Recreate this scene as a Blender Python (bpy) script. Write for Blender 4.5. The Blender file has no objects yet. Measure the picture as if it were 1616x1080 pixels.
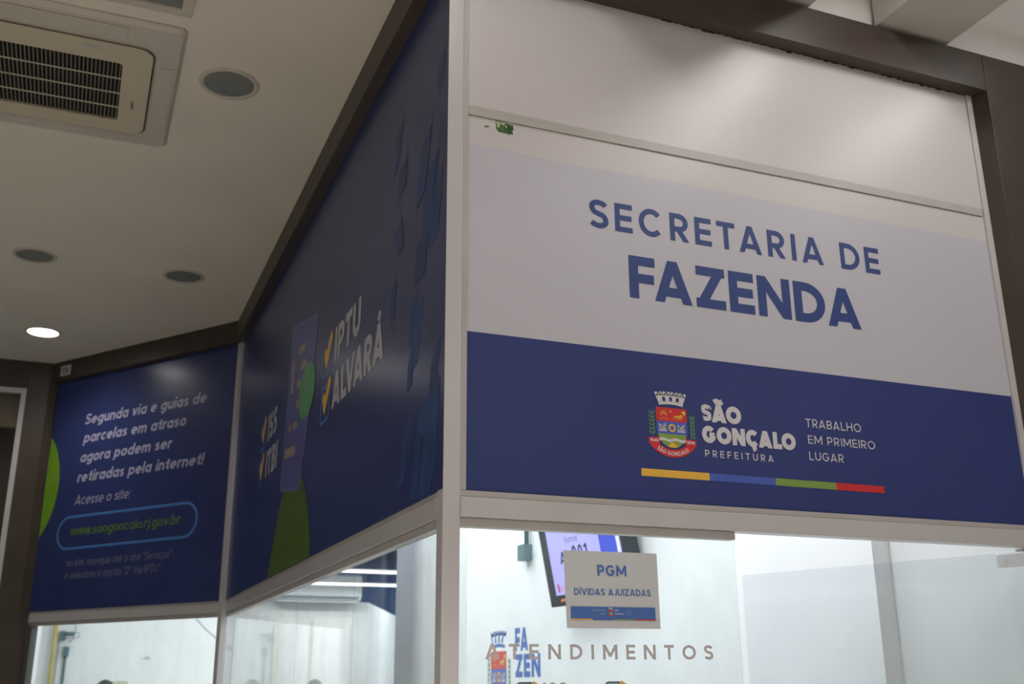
import bpy, bmesh, math, random
from mathutils import Vector, Matrix
random.seed(7)
SC = bpy.context.scene
COL = SC.collection
PI = math.pi
R = math.radians

# ------------------------------------------------------------------ camera
cam_d = bpy.data.cameras.new('camera')
cam = bpy.data.objects.new('camera', cam_d)
COL.objects.link(cam)
SC.camera = cam
cam_d.sensor_width = 36.0
cam_d.lens = 36.0 * 1669.77 / 1616.0
cam_d.clip_start = 0.05
YAW, PITCH, ROLL = R(22.258), R(17.843), R(-0.395)
fw = Vector((math.sin(YAW) * math.cos(PITCH), math.cos(YAW) * math.cos(PITCH), math.sin(PITCH)))
rt = Vector((math.cos(YAW), -math.sin(YAW), 0))
up = rt.cross(fw)
rt2 = rt * math.cos(ROLL) + up * math.sin(ROLL)
up2 = -rt * math.sin(ROLL) + up * math.cos(ROLL)
M = Matrix((rt2, up2, -fw)).transposed().to_4x4()
M.translation = Vector((-0.871, -2.613, 1.6))
cam.matrix_world = M
cam_d.dof.use_dof = True
cam_d.dof.focus_distance = 3.0
cam_d.dof.aperture_fstop = 4.5

# ------------------------------------------------------------------ view + world
SC.view_settings.view_transform = 'Standard'
SC.view_settings.look = 'None'
SC.view_settings.exposure = 0.0
SC.view_settings.gamma = 1.0
SC.view_settings.use_curve_mapping = False
world = bpy.data.worlds.new('world')
SC.world = world
world.use_nodes = True
world.node_tree.nodes['Background'].inputs[0].default_value = (0.9, 0.93, 1.0, 1)
world.node_tree.nodes['Background'].inputs[1].default_value = 0.05

# light levels (watts), with added fill lamps among those of the place
HALL_TUBE_W = 8.5
FLOOR_BOUNCE_W = 860.0       # narrow unseen downlights, added to bounce light off the floor          # strip lamps between the ceiling slabs of the hall
AISLE_FILL_W = 75.0       # unseen battens added to fill the aisle with light
ROOM_FILL_W = 20.5         # unseen battens added to light the office interior
PENDANT_W = 14.0
DOWNLIGHT_W = 26.0


# ------------------------------------------------------------------ materials
def lin(c):
    return tuple(((v / 255.0) / 12.92 if v / 255.0 <= 0.04045 else ((v / 255.0 + 0.055) / 1.055) ** 2.4) for v in c)


MATS = {}


def mat(name, rgb, rough=0.5, spec=0.5, metal=0.0, var=0.04, scale=6.0, bump=0.0, coat=0.0, emis=0.0):
    """Procedural material: a base colour with a little noise in colour and relief. rgb is linear albedo."""
    m = bpy.data.materials.new(name)
    m.use_nodes = True
    nt = m.node_tree
    b = nt.nodes['Principled BSDF']
    b.inputs['Roughness'].default_value = rough
    b.inputs['Specular IOR Level'].default_value = spec
    b.inputs['Metallic'].default_value = metal
    b.inputs['Coat Weight'].default_value = coat
    tc = nt.nodes.new('ShaderNodeTexCoord')
    nz = nt.nodes.new('ShaderNodeTexNoise')
    nz.inputs['Scale'].default_value = scale
    nz.inputs['Detail'].default_value = 4
    nt.links.new(tc.outputs['Object'], nz.inputs['Vector'])
    rp = nt.nodes.new('ShaderNodeValToRGB')
    rp.color_ramp.elements[0].position = 0.3
    rp.color_ramp.elements[1].position = 0.7
    rp.color_ramp.elements[0].color = tuple(max(0, v * (1 - var)) for v in rgb) + (1,)
    rp.color_ramp.elements[1].color = tuple(min(1, v * (1 + var)) for v in rgb) + (1,)
    nt.links.new(nz.outputs['Fac'], rp.inputs['Fac'])
    nt.links.new(rp.outputs['Color'], b.inputs['Base Color'])
    if emis:
        nt.links.new(rp.outputs['Color'], b.inputs['Emission Color'])
        b.inputs['Emission Strength'].default_value = emis
    if bump:
        bp = nt.nodes.new('ShaderNodeBump')
        bp.inputs['Strength'].default_value = bump
        bp.inputs['Distance'].default_value = 0.002
        n2 = nt.nodes.new('ShaderNodeTexNoise')
        n2.inputs['Scale'].default_value = scale * 4
        nt.links.new(tc.outputs['Object'], n2.inputs['Vector'])
        nt.links.new(n2.outputs['Fac'], bp.inputs['Height'])
        nt.links.new(bp.outputs['Normal'], b.inputs['Normal'])
    MATS[name] = m
    return m


def glass_mat(name, tint, dirt, refl=1.0):
    """Clear shop glass: see-through with a Fresnel reflection and a faint film of smears."""
    m = bpy.data.materials.new(name)
    m.use_nodes = True
    nt = m.node_tree
    nt.nodes.clear()
    out = nt.nodes.new('ShaderNodeOutputMaterial')
    tr = nt.nodes.new('ShaderNodeBsdfTransparent')
    tr.inputs[0].default_value = tint + (1,)
    gl = nt.nodes.new('ShaderNodeBsdfGlossy')
    gl.inputs['Roughness'].default_value = 0.02
    fr = nt.nodes.new('ShaderNodeFresnel')
    ge = nt.nodes.new('ShaderNodeNewGeometry')
    io = nt.nodes.new('ShaderNodeMapRange')      # the same reflectance on both faces of the pane
    io.inputs[3].default_value = 1.45
    io.inputs[4].default_value = 1 / 1.45
    nt.links.new(ge.outputs['Backfacing'], io.inputs[0])
    nt.links.new(io.outputs[0], fr.inputs[0])
    mx = nt.nodes.new('ShaderNodeMixShader')
    mu = nt.nodes.new('ShaderNodeMath')
    mu.operation = 'MULTIPLY'
    mu.inputs[1].default_value = refl
    nt.links.new(fr.outputs[0], mu.inputs[0])
    nt.links.new(mu.outputs[0], mx.inputs[0])
    nt.links.new(tr.outputs[0], mx.inputs[1])
    nt.links.new(gl.outputs[0], mx.inputs[2])
    df = nt.nodes.new('ShaderNodeBsdfDiffuse')
    df.inputs[0].default_value = (0.6, 0.66, 0.7, 1)
    ts = nt.nodes.new('ShaderNodeBsdfTranslucent')
    ts.inputs[0].default_value = (0.6, 0.66, 0.7, 1)
    ad = nt.nodes.new('ShaderNodeMixShader')
    nt.links.new(df.outputs[0], ad.inputs[1])
    nt.links.new(ts.outputs[0], ad.inputs[2])
    tc = nt.nodes.new('ShaderNodeTexCoord')
    mp = nt.nodes.new('ShaderNodeMapping')
    mp.inputs['Scale'].default_value = (1, 1, 0.5)
    nz = nt.nodes.new('ShaderNodeTexNoise')
    nz.inputs['Scale'].default_value = 7
    nz.inputs['Detail'].default_value = 7
    nz.inputs['Roughness'].default_value = 0.65
    nt.links.new(tc.outputs['Object'], mp.inputs[0])
    nt.links.new(mp.outputs[0], nz.inputs['Vector'])
    mr = nt.nodes.new('ShaderNodeMapRange')
    mr.inputs[1].default_value = 0.42
    mr.inputs[2].default_value = 0.72
    mr.inputs[3].default_value = 0.0
    mr.inputs[4].default_value = dirt
    nt.links.new(nz.outputs['Fac'], mr.inputs[0])
    m2 = nt.nodes.new('ShaderNodeMixShader')
    nt.links.new(mr.outputs[0], m2.inputs[0])
    nt.links.new(mx.outputs[0], m2.inputs[1])
    nt.links.new(ad.outputs[0], m2.inputs[2])
    nt.links.new(m2.outputs[0], out.inputs[0])
    MATS[name] = m
    return m


mat('ceiling_paint', (0.66, 0.60, 0.50), 0.85, 0.2, var=0.03, scale=2.5, bump=0.15)
mat('white_paint', (0.88, 0.87, 0.855), 0.8, 0.25, var=0.02, scale=3)
mat('room_white', (0.80, 0.815, 0.815), 0.85, 0.2, var=0.02, scale=2)
mat('navy_ceiling', (0.05, 0.11, 0.25), 0.8, 0.2, var=0.2, scale=3)
mat('slab_paint', (0.50, 0.47, 0.43), 0.8, 0.2, var=0.03, scale=3)
mat('brown_laminate', (0.056, 0.042, 0.033), 0.42, 0.32, var=0.12, scale=5, bump=0.05)
mat('white_metal', (0.485, 0.468, 0.468), 0.28, 0.5, var=0.03, scale=4)
mat('bead_metal', (0.405, 0.385, 0.365), 0.4, 0.5, var=0.04, scale=6)
mat('white_board', (0.535, 0.503, 0.50), 0.36, 0.5, var=0.025, scale=2)
mat('white_vinyl', (0.475, 0.462, 0.515), 0.40, 0.5, var=0.02, scale=2)
mat('navy_vinyl', (0.027, 0.041, 0.165), 0.36, 0.30, var=0.06, scale=3)
mat('navy_vinyl_gloss', (0.027, 0.041, 0.150), 0.28, 0.5, var=0.06, scale=3)
mat('navy_ink', (0.026, 0.052, 0.190), 0.45, 0.4, var=0.05, scale=8)
mat('print_white', (0.58, 0.56, 0.58), 0.4, 0.4, var=0.02)
mat('print_grey', (0.43, 0.43, 0.45), 0.4, 0.4, var=0.03)
mat('print_lilac', (0.36, 0.36, 0.50), 0.4, 0.4, var=0.03)
mat('print_dim_lilac', (0.17, 0.17, 0.27), 0.4, 0.4, var=0.03)
mat('print_yellow', (0.72, 0.42, 0.05), 0.4, 0.4, var=0.03)
mat('print_blue', (0.06, 0.10, 0.42), 0.4, 0.4, var=0.03)
mat('print_sky', (0.07, 0.20, 0.52), 0.4, 0.4, var=0.03)
mat('print_green', (0.19, 0.30, 0.06), 0.4, 0.4, var=0.04)
mat('print_lime', (0.15, 0.33, 0.02), 0.4, 0.4, var=0.05)
mat('print_leaf', (0.10, 0.24, 0.10), 0.4, 0.4, var=0.1)
mat('print_red', (0.55, 0.025, 0.025), 0.4, 0.4, var=0.03)
mat('print_olive', (0.085, 0.14, 0.012), 0.4, 0.4, var=0.12, scale=9)
mat('print_url', (0.10, 0.20, 0.03), 0.4, 0.4, var=0.05)
mat('print_phone', (0.10, 0.10, 0.30), 0.4, 0.4, var=0.08, scale=5)
mat('print_phone_edge', (0.15, 0.16, 0.38), 0.4, 0.4, var=0.05)
mat('print_widget', (0.32, 0.27, 0.20), 0.4, 0.4, var=0.1)
mat('print_bubble', (0.10, 0.32, 0.14), 0.4, 0.4, var=0.1)
mat('print_brush', (0.022, 0.056, 0.180), 0.4, 0.4, var=0.25, scale=6)
mat('lettering_grey', (0.50, 0.46, 0.455), 0.6, 0.3, var=0.02)
mat('frame_grey', (0.10, 0.10, 0.095), 0.5, 0.3)
mat('paper', (0.55, 0.56, 0.57), 0.6, 0.3, var=0.02)
mat('paper_blue', (0.07, 0.155, 0.42), 0.6, 0.3, var=0.03)
mat('ac_cream', (0.50, 0.43, 0.31), 0.45, 0.4, var=0.03)
mat('ac_body', (0.48, 0.43, 0.36), 0.5, 0.4, var=0.03)
mat('ac_dark', (0.012, 0.010, 0.009), 0.7, 0.2)
mat('ac_fin', (0.20, 0.17, 0.13), 0.5, 0.3)
mat('ac_white', (0.72, 0.75, 0.76), 0.4, 0.4, var=0.02)
mat('label_grey', (0.42, 0.41, 0.40), 0.4, 0.4)
mat('frosted_lens', (0.17, 0.175, 0.16), 0.6, 0.3, var=0.08, scale=20)
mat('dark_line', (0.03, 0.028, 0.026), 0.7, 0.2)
mat('tv_black', (0.012, 0.02, 0.028), 0.25, 0.5)
mat('conduit_grey', (0.10, 0.17, 0.19), 0.5, 0.4)
mat('yellow_pipe', (0.50, 0.41, 0.14), 0.45, 0.4, var=0.06)
mat('wire_grey', (0.20, 0.25, 0.27), 0.5, 0.4)
mat('steel', (0.72, 0.74, 0.75), 0.35, 0.5, metal=0.35, var=0.03)
mat('scrap_green', (0.05, 0.10, 0.035), 0.7, 0.2, var=0.7, scale=60)
mat('scrap_pale', (0.42, 0.45, 0.30), 0.7, 0.2, var=0.4, scale=60)
mat('beige_panel', (0.36, 0.30, 0.23), 0.6, 0.3, var=0.05)
mat('shop_dark', (0.045, 0.036, 0.030), 0.6, 0.3, var=0.1)
mat('floor_tile', (0.60, 0.57, 0.535), 0.35, 0.5, var=0.06, scale=2)
mat('hall_wall', (0.50, 0.475, 0.445), 0.8, 0.2, var=0.04, scale=2)
mat('skin', (0.45, 0.26, 0.17), 0.55, 0.4, var=0.05)
mat('hair_dark', (0.018, 0.016, 0.015), 0.5, 0.4, var=0.3, scale=40)
mat('hair_grey', (0.07, 0.08, 0.075), 0.5, 0.4, var=0.3, scale=40)
mat('shirt_blue', (0.12, 0.18, 0.32), 0.8, 0.2, var=0.08)
mat('shirt_white', (0.60, 0.60, 0.58), 0.8, 0.2, var=0.04)
mat('trousers', (0.04, 0.045, 0.06), 0.8, 0.2, var=0.1)
mat('print_cream', (0.66, 0.62, 0.54), 0.6, 0.3)
mat('card_box', (0.55, 0.52, 0.38), 0.7, 0.2, var=0.06)
mat('cabinet_grey', (0.45, 0.47, 0.48), 0.45, 0.4)
mat('lamp_on', (1.0, 0.98, 0.94), 0.5, 0.2, var=0.0, emis=3.5)
mat('downlight_on', (1.0, 0.97, 0.92), 0.5, 0.2, var=0.0, emis=14.0)
mat('screen_lilac', (0.34, 0.32, 0.70), 0.3, 0.4, var=0.03, emis=0.62)
mat('screen_blue', (0.035, 0.06, 0.42), 0.3, 0.4, var=0.05, emis=0.8)
mat('screen_white', (0.6, 0.6, 0.85), 0.3, 0.4, var=0.0, emis=0.6)
mat('screen_pink', (0.45, 0.28, 0.55), 0.3, 0.4, var=0.0, emis=0.5)
mat('screen_grey', (0.20, 0.19, 0.38), 0.3, 0.4, var=0.0, emis=0.5)
mat('screen_ink', (0.012, 0.016, 0.07), 0.3, 0.4, var=0.0, emis=0.2)
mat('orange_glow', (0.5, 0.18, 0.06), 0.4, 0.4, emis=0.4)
glass_mat('glass', (0.955, 0.98, 0.978), 0.05)
glass_mat('door_glass', (0.945, 0.965, 0.972), 0.02)
glass_mat('glass_side', (0.955, 0.98, 0.98), 0.10)
glass_mat('shop_glass', (0.85, 0.85, 0.84), 0.05)


# ------------------------------------------------------------------ mesh helpers
def link(name, bm, mats, parent=None, smooth=False):
    me = bpy.data.meshes.new(name)
    bmesh.ops.recalc_face_normals(bm, faces=bm.faces)
    bm.to_mesh(me)
    bm.free()
    return link_mesh(name, me, mats, parent, smooth)


def link_mesh(name, me, mats, parent=None, smooth=False):
    if isinstance(mats, str):
        mats = [mats]
    for m in mats:
        me.materials.append(MATS[m])
    if smooth:
        for p in me.polygons:
            p.use_smooth = True
    o = bpy.data.objects.new(name, me)
    COL.objects.link(o)
    if parent is not None:
        o.parent = parent
        o.matrix_parent_inverse = parent_world(parent).inverted()
    return o


def parent_world(p):
    m = p.matrix_basis.copy()
    if p.parent is not None:
        m = parent_world(p.parent) @ p.matrix_parent_inverse @ m
    return m


def empty(name, loc, label=None, cat=None, group=None):
    o = bpy.data.objects.new(name, None)
    COL.objects.link(o)
    o.location = loc
    o.empty_display_size = 0.05
    if label:
        tag(o, label, cat, group)
    return o


def tag(o, label, cat, group=None):
    o['label'] = label
    o['category'] = cat
    if group:
        o['group'] = group
    return o


def structure(o, label=None, cat=None):
    o['kind'] = 'structure'
    if label:
        o['label'] = label
        o['category'] = cat
    return o


def add_box(bm, x0, x1, y0, y1, z0, z1, bevel=0.0, mi=0):
    vs = [bm.verts.new((x, y, z)) for x in (x0, x1) for y in (y0, y1) for z in (z0, z1)]
    idx = [(0, 1, 3, 2), (4, 6, 7, 5), (0, 4, 5, 1), (2, 3, 7, 6), (0, 2, 6, 4), (1, 5, 7, 3)]
    fs = [bm.faces.new([vs[i] for i in f]) for f in idx]
    for f in fs:
        f.material_index = mi
    if bevel:
        es = list({e for f in fs for e in f.edges})
        r = bmesh.ops.bevel(bm, geom=es, offset=bevel, segments=2, affect='EDGES', profile=0.6)
        for f in r['faces']:
            f.material_index = mi
    return vs


def box(name, x0, x1, y0, y1, z0, z1, m, parent=None, bevel=0.0):
    bm = bmesh.new()
    add_box(bm, x0, x1, y0, y1, z0, z1, bevel)
    return link(name, bm, m, parent)


def prism(name, pts, z0, z1, m, parent=None, bevel=0.0):
    bm = bmesh.new()
    a = [bm.verts.new((p[0], p[1], z0)) for p in pts]
    b = [bm.verts.new((p[0], p[1], z1)) for p in pts]
    n = len(pts)
    bm.faces.new(a)
    bm.faces.new(b)
    for i in range(n):
        bm.faces.new((a[i], a[(i + 1) % n], b[(i + 1) % n], b[i]))
    if bevel:
        bmesh.ops.bevel(bm, geom=list(bm.edges), offset=bevel, segments=2, affect='EDGES', profile=0.6)
    return link(name, bm, m, parent)


def add_tube(bm, pts, r, n=10, cap=True):
    pts = [Vector(p) for p in pts]
    rings = []
    for i, p in enumerate(pts):
        d = (pts[min(i + 1, len(pts) - 1)] - pts[max(i - 1, 0)]).normalized()
        a = d.cross(Vector((0, 0, 1)) if abs(d.z) < 0.9 else Vector((1, 0, 0))).normalized()
        b = d.cross(a)
        rr = r[i] if isinstance(r, (list, tuple)) else r
        rings.append([bm.verts.new(p + a * rr * math.cos(2 * PI * k / n) + b * rr * math.sin(2 * PI * k / n)) for k in range(n)])
    for i in range(len(rings) - 1):
        for k in range(n):
            bm.faces.new((rings[i][k], rings[i][(k + 1) % n], rings[i + 1][(k + 1) % n], rings[i + 1][k]))
    if cap:
        bm.faces.new(rings[0])
        bm.faces.new(rings[-1])


def tube(name, pts, r, m, parent=None, n=10):
    bm = bmesh.new()
    add_tube(bm, pts, r, n)
    return link(name, bm, m, parent, smooth=True)


def add_lathe(bm, c, prof, n=40, mi=0):
    """prof: (radius, z) pairs, revolved about the vertical through c."""
    rings = []
    for r, z in prof:
        if r < 1e-6:
            rings.append([bm.verts.new((c[0], c[1], c[2] + z))])
        else:
            rings.append([bm.verts.new((c[0] + r * math.cos(2 * PI * k / n), c[1] + r * math.sin(2 * PI * k / n), c[2] + z)) for k in range(n)])
    for i in range(len(rings) - 1):
        a, b = rings[i], rings[i + 1]
        for k in range(n):
            k2 = (k + 1) % n
            if len(a) == 1 and len(b) == 1:
                continue
            if len(a) == 1:
                f = bm.faces.new((a[0], b[k], b[k2]))
            elif len(b) == 1:
                f = bm.faces.new((a[k], a[k2], b[0]))
            else:
                f = bm.faces.new((a[k], a[k2], b[k2], b[k]))
            f.material_index = mi


def round_rect(x0, x1, y0, y1, r, n=6):
    pts = []
    for cx, cy, a0 in ((x1 - r, y1 - r, 0), (x0 + r, y1 - r, 90), (x0 + r, y0 + r, 180), (x1 - r, y0 + r, 270)):
        for k in range(n + 1):
            a = R(a0 + 90 * k / n)
            pts.append((cx + r * math.cos(a), cy + r * math.sin(a)))
    return pts


# ------------------------------------------------------------------ flat prints: shapes and lettering on a plane
class Frame:
    def __init__(self, o, u, v=(0, 0, 1)):
        self.o, self.u, self.v = Vector(o), Vector(u).normalized(), Vector(v).normalized()
        self.n = self.u.cross(self.v)          # towards the reader

    def at(self, a, b, c=0.0):
        return self.o + self.u * a + self.v * b + self.n * c


class Print:
    """Ink on a plane: coloured polygons in layers a fraction of a millimetre apart."""

    def __init__(self, frame, base=0.0004, step=0.00025):
        self.f, self.base, self.step = frame, base, step
        self.polys, self.names = [], []

    def poly(self, pts, m, layer=0, lift=0.0):
        if m not in self.names:
            self.names.append(m)
        self.polys.append((pts, self.names.index(m), layer + lift))

    def ellipse(self, cx, cy, rx, ry, m, layer=0, rot=0.0, n=40):
        pts = []
        for k in range(n):
            a = 2 * PI * k / n
            x, y = rx * math.cos(a), ry * math.sin(a)
            pts.append((cx + x * math.cos(rot) - y * math.sin(rot), cy + x * math.sin(rot) + y * math.cos(rot)))
        self.poly(pts, m, layer)

    def rect(self, a0, a1, b0, b1, m, layer=0):
        self.poly([(a0, b0), (a1, b0), (a1, b1), (a0, b1)], m, layer)

    def line(self, pts, w, m, layer=0, closed=False):
        for q in ribbon(pts, w, closed):
            self.poly(q, m, layer)

    def text(self, s, a0, a1, b0, cap, m, t=0.16, slant=0.0, layer=1, gap=0.16, arc=None):
        quads, width = layout(s, t, gap)
        k = (a1 - a0) / width
        for q, lift in quads:
            pts = [(a0 + x * k + slant * y * cap, b0 + y * cap) for x, y in q]
            if arc:
                pts = [arc(p) for p in pts]
            self.poly(pts, m, layer, lift)

    def letters(self, s, a0, a1, b0, cap, m, t, gap, parent, name='letter'):
        """Each cut-out letter of a line as a part of its own."""
        width = layout(s, t, gap)[1]
        k = (a1 - a0) / width
        x = 0.0
        for ch in s:
            w = glyph(ch, t)[1]
            one = Print(self.f, self.base, self.step)
            one.text(ch, a0 + x * k, a0 + (x + layout(ch, t, gap)[1]) * k, b0, cap, m, t=t, gap=gap)
            one.build(name, parent)
            x += w + gap

    def build(self, name, parent=None):
        bm = bmesh.new()
        for pts, mi, layer in self.polys:
            vs = [bm.verts.new(self.f.at(x, y, self.base + layer * self.step)) for x, y in pts]
            try:
                f = bm.faces.new(vs)
            except ValueError:
                continue
            f.material_index = mi
            f.normal_update()
            if f.normal.dot(self.f.n) < 0:
                f.normal_flip()
        me = bpy.data.meshes.new(name)
        bm.to_mesh(me)
        bm.free()
        return link_mesh(name, me, self.names, parent)


def ribbon(pts, w, closed=False, ends=0.0):
    """Quads along a polyline with mitred joints; ends lengthens both ends by that much."""
    P = [Vector((p[0], p[1])) for p in pts]
    n = len(P)
    if not closed and ends:
        P[0] = P[0] + (P[0] - P[1]).normalized() * ends
        P[-1] = P[-1] + (P[-1] - P[-2]).normalized() * ends
    off = []
    for i in range(n):
        if closed:
            a, b = P[i] - P[i - 1], P[(i + 1) % n] - P[i]
        else:
            a = P[i] - P[i - 1] if i > 0 else P[1] - P[0]
            b = P[i + 1] - P[i] if i < n - 1 else P[-1] - P[-2]
        a, b = a.normalized(), b.normalized()
        na, nb = Vector((-a.y, a.x)), Vector((-b.y, b.x))
        mm = na + nb
        if mm.length < 1e-4:
            mm = na
        mm.normalize()
        c = max(0.35, mm.dot(na))
        off.append(mm * (w / 2 / c))
    out = []
    for i in range(n if closed else n - 1):
        j = (i + 1) % n
        out.append([tuple(P[i] + off[i]), tuple(P[j] + off[j]), tuple(P[j] - off[j]), tuple(P[i] - off[i])])
    return out


def clip_y(q, lo, hi):
    for lim, sgn in ((lo, 1), (hi, -1)):
        res = []
        for i in range(len(q)):
            a, b = q[i], q[(i + 1) % len(q)]
            da, db = sgn * (a[1] - lim), sgn * (b[1] - lim)
            if da >= 0:
                res.append(a)
            if (da > 0 > db) or (da < 0 < db):
                t = da / (da - db)
                res.append((a[0] + (b[0] - a[0]) * t, a[1] + (b[1] - a[1]) * t))
        q = res
        if len(q) < 3:
            return None
    return q


def arc(cx, cy, rx, ry, a0, a1, n=14):
    return [(cx + rx * math.cos(R(a0 + (a1 - a0) * k / n)), cy + ry * math.sin(R(a0 + (a1 - a0) * k / n))) for k in range(n + 1)]


def spline(pts, n=8):
    out = []
    P = [pts[0]] + list(pts) + [pts[-1]]
    for i in range(1, len(P) - 2):
        for k in range(n):
            t = k / n
            q = []
            for d in (0, 1):
                p0, p1, p2, p3 = P[i - 1][d], P[i][d], P[i + 1][d], P[i + 2][d]
                q.append(0.5 * (2 * p1 + (p2 - p0) * t + (2 * p0 - 5 * p1 + 4 * p2 - p3) * t * t + (3 * p1 - p0 - 3 * p2 + p3) * t ** 3))
            out.append(tuple(q))
    out.append(tuple(pts[-1]))
    return out


XH = 0.70


def glyph(ch, t):
    """Centre lines of one letter. Returns strokes (polyline, lengthen, (lo, hi)), width. Capital height is 1."""
    h = t / 2
    S = []

    def st(pts, ext=0.0, lo=0.0, hi=1.0):
        S.append((pts, ext, (lo, hi)))

    base = {'Á': 'A', 'Ã': 'A', 'Í': 'I', 'Ç': 'C', 'ç': 'c', 'ã': 'a', 'é': 'e', 'á': 'a'}.get(ch)
    if base:
        s0, w = glyph(base, t)
        S.extend(s0)
        low = ch.islower()
        top = (XH if low else 1.0)
        if ch in 'Áéá':
            st([(w * .46, top + .07), (w * .60, top + .07 + .9 * .24)], 0, 0, 1.5)
        if ch == 'Í':
            st([(w * .4, 1.07), (w * .75 + .06, 1.28)], 0, 0, 1.5)
        if ch in 'Ãã':
            st(spline([(w * .22, top + .12), (w * .38, top + .2), (w * .6, top + .13), (w * .78, top + .21)]), 0, 0, 1.5)
        if ch in 'Çç':
            st(spline([(w * .55, 0.02), (w * .60, -.08), (w * .46, -.15)]), 0, -.4, 0.05)
        return S, w
    if ch == ' ':
        return [], 0.28
    if ch == 'A':
        w = 0.80 + t * .55
        e = .3
        ax = w / 2
        dx = w / 2 - h * 1.08
        st([(h * 1.08 - dx * e, -e), (ax, 1.0 - .0)], 0)
        st([(w - h * 1.08 + dx * e, -e), (ax, 1.0)], 0)
        st([(ax - t * .75, 1.0 - .01), (ax + t * .75, .99)], 0)
        S[-1] = ([(ax - t * .52, 1 - t * .2), (ax + t * .52, 1 - t * .2)], 0, (0, 1))
        st([(w * .22, .25), (w * .78, .25)])
    elif ch == 'B':
        w = .64 + t * .4
        st([(h, 0), (h, 1)])
        st([(h, 1 - h)] + arc(w - h - .24, .75 - h * .4, .22, .25 - h * .6, 90, -90) + [(h, .5)])
        st([(h, h)] + arc(w - h - .25, .25 + h * .4, .25, .25 - h * .6, -90, 90) + [(h, .5)])
    elif ch == 'C' or ch == 'G':
        w = .92
        a = 42
        st(arc(w / 2, .5, w / 2 - h, .5 - h, a, 360 - (a if ch == 'C' else 10), 26))
        if ch == 'G':
            st([(w / 2 + .03, .47), (w - h * .6, .47)])
    elif ch == 'D':
        w = .80 + t * .2
        st([(h, 0), (h, 1)])
        st([(h, 1 - h)] + arc(w - h - .42, .5, .42, .5 - h, 90, -90, 20) + [(h, h)])
    elif ch == 'E':
        w = .60 + t * .2
        st([(h, 0), (h, 1)])
        for y, x in ((h, w), (.5, w - .03), (1 - h, w)):
            st([(h, y), (x, y)])
    elif ch == 'F':
        w = .58 + t * .2
        st([(h, 0), (h, 1)])
        st([(h, 1 - h), (w, 1 - h)])
        st([(h, .5 - h * .2), (w - .03, .5 - h * .2)])
    elif ch == 'H':
        w = .80
        st([(h, 0), (h, 1)])
        st([(w - h, 0), (w - h, 1)])
        st([(h, .5), (w - h, .5)])
    elif ch == 'I':
        w = t
        st([(h, 0), (h, 1)])
    elif ch == 'J':
        w = .52
        st([(w - h, 1)] + arc(w / 2, .28, w / 2 - h, .28 - h, 0, -155, 14))
    elif ch == 'L':
        w = .56 + t * .2
        st([(h, 0), (h, 1)])
        st([(h, h), (w, h)])
    elif ch == 'M':
        w = .96 + t * .3
        st([(h, 0), (h, 1)])
        st([(w - h, 0), (w - h, 1)])
        st([(h * .9, 1.15), (w / 2, .24)], .02)
        st([(w - h * .9, 1.15), (w / 2, .24)], .02)
        S[-2] = ([(h * .9, 1.02), (w / 2, .22)], .02, (0.0, 1.0))
        S[-1] = ([(w - h * .9, 1.02), (w / 2, .22)], .02, (0.0, 1.0))
    elif ch == 'N':
        w = .82 + t * .2
        st([(h, 0), (h, 1)])
        st([(w - h, 0), (w - h, 1)])
        st([(h * 1.05, 1 - h * .3), (w - h * 1.05, h * .3)], .06)
    elif ch == 'O' or ch == '0':
        w = 1.0 if ch == 'O' else .64
        st(arc(w / 2, .5, w / 2 - h, .5 - h, 0, 360, 32))
    elif ch == 'P':
        w = .64 + t * .3
        st([(h, 0), (h, 1)])
        st([(h, 1 - h)] + arc(w - h - .27, .68 - h * .2, .27, .32 - h * .8, 90, -90) + [(h, .36 + h * .6)])
    elif ch == 'R':
        w = .66 + t * .3
        st([(h, 0), (h, 1)])
        y = .36 + h * .8
        st([(h, 1 - h)] + arc(w - h - .27, (1 - h + y) / 2, .25, (1 - h - y) / 2, 90, -90) + [(h, y)])
        st([(w * .44, y), (w - h * 1.1, -.02)], .08)
    elif ch == 'S':
        w = .68
        st(spline([(w - h * 1.0, .80), (w * .76, .955 - h), (w * .5, 1 - h), (w * .24, .955 - h), (h + .01, .74), (w * .26, .575), (w * .5, .51),
                   (w * .76, .44), (w - h, .265), (w * .77, .05 + h), (w * .5, h), (w * .24, .045 + h), (h * .9, .20)]))
    elif ch == 'T':
        w = .72
        st([(w / 2, 0), (w / 2, 1)])
        st([(0, 1 - h), (w, 1 - h)])
    elif ch == 'U':
        w = .78
        st([(h, 1)] + arc(w / 2, w / 2, w / 2 - h, w / 2 - h, 180, 360, 16) + [(w - h, 1)])
    elif ch == 'V':
        w = .80 + t * .4
        st([(h * 1.05 - .1 * 1, 1.27), (w / 2, 0)], 0)
        st([(w - h * 1.05 + .1, 1.27), (w / 2, 0)], 0)
        S[-2] = ([(h * 1.05 - (w / 2 - h) * .25, 1.25), (w / 2, 0.0)], 0.0, (0, 1))
        S[-1] = ([(w - h * 1.05 + (w / 2 - h) * .25, 1.25), (w / 2, 0.0)], 0.0, (0, 1))
        st([(w / 2 - t * .5, t * .2), (w / 2 + t * .5, t * .2)])
    elif ch == 'Z':
        w = .70 + t * .2
        st([(.02, 1 - h), (w, 1 - h)])
        st([(0, h), (w, h)])
        st([(w - h * 1.3, 1 - h), (h * 1.3, h)], .1)
    elif ch == '1':
        w = .34 + t * .4
        st([(w - h, 0), (w - h, 1)])
        st([(w - h, 1 - h), (0.02, .76)])
    elif ch == '2':
        w = .60
        st(spline([(h, .72), (w * .25, .93 - h * .6), (w / 2, 1 - h), (w - h, .70), (w * .7, .42), (h, h)]))
        st([(0, h), (w, h)])
    elif ch == '4':
        w = .66
        st([(w * .7, 0), (w * .7, 1)])
        st([(w * .7, 1 - h), (h, .28)])
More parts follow.
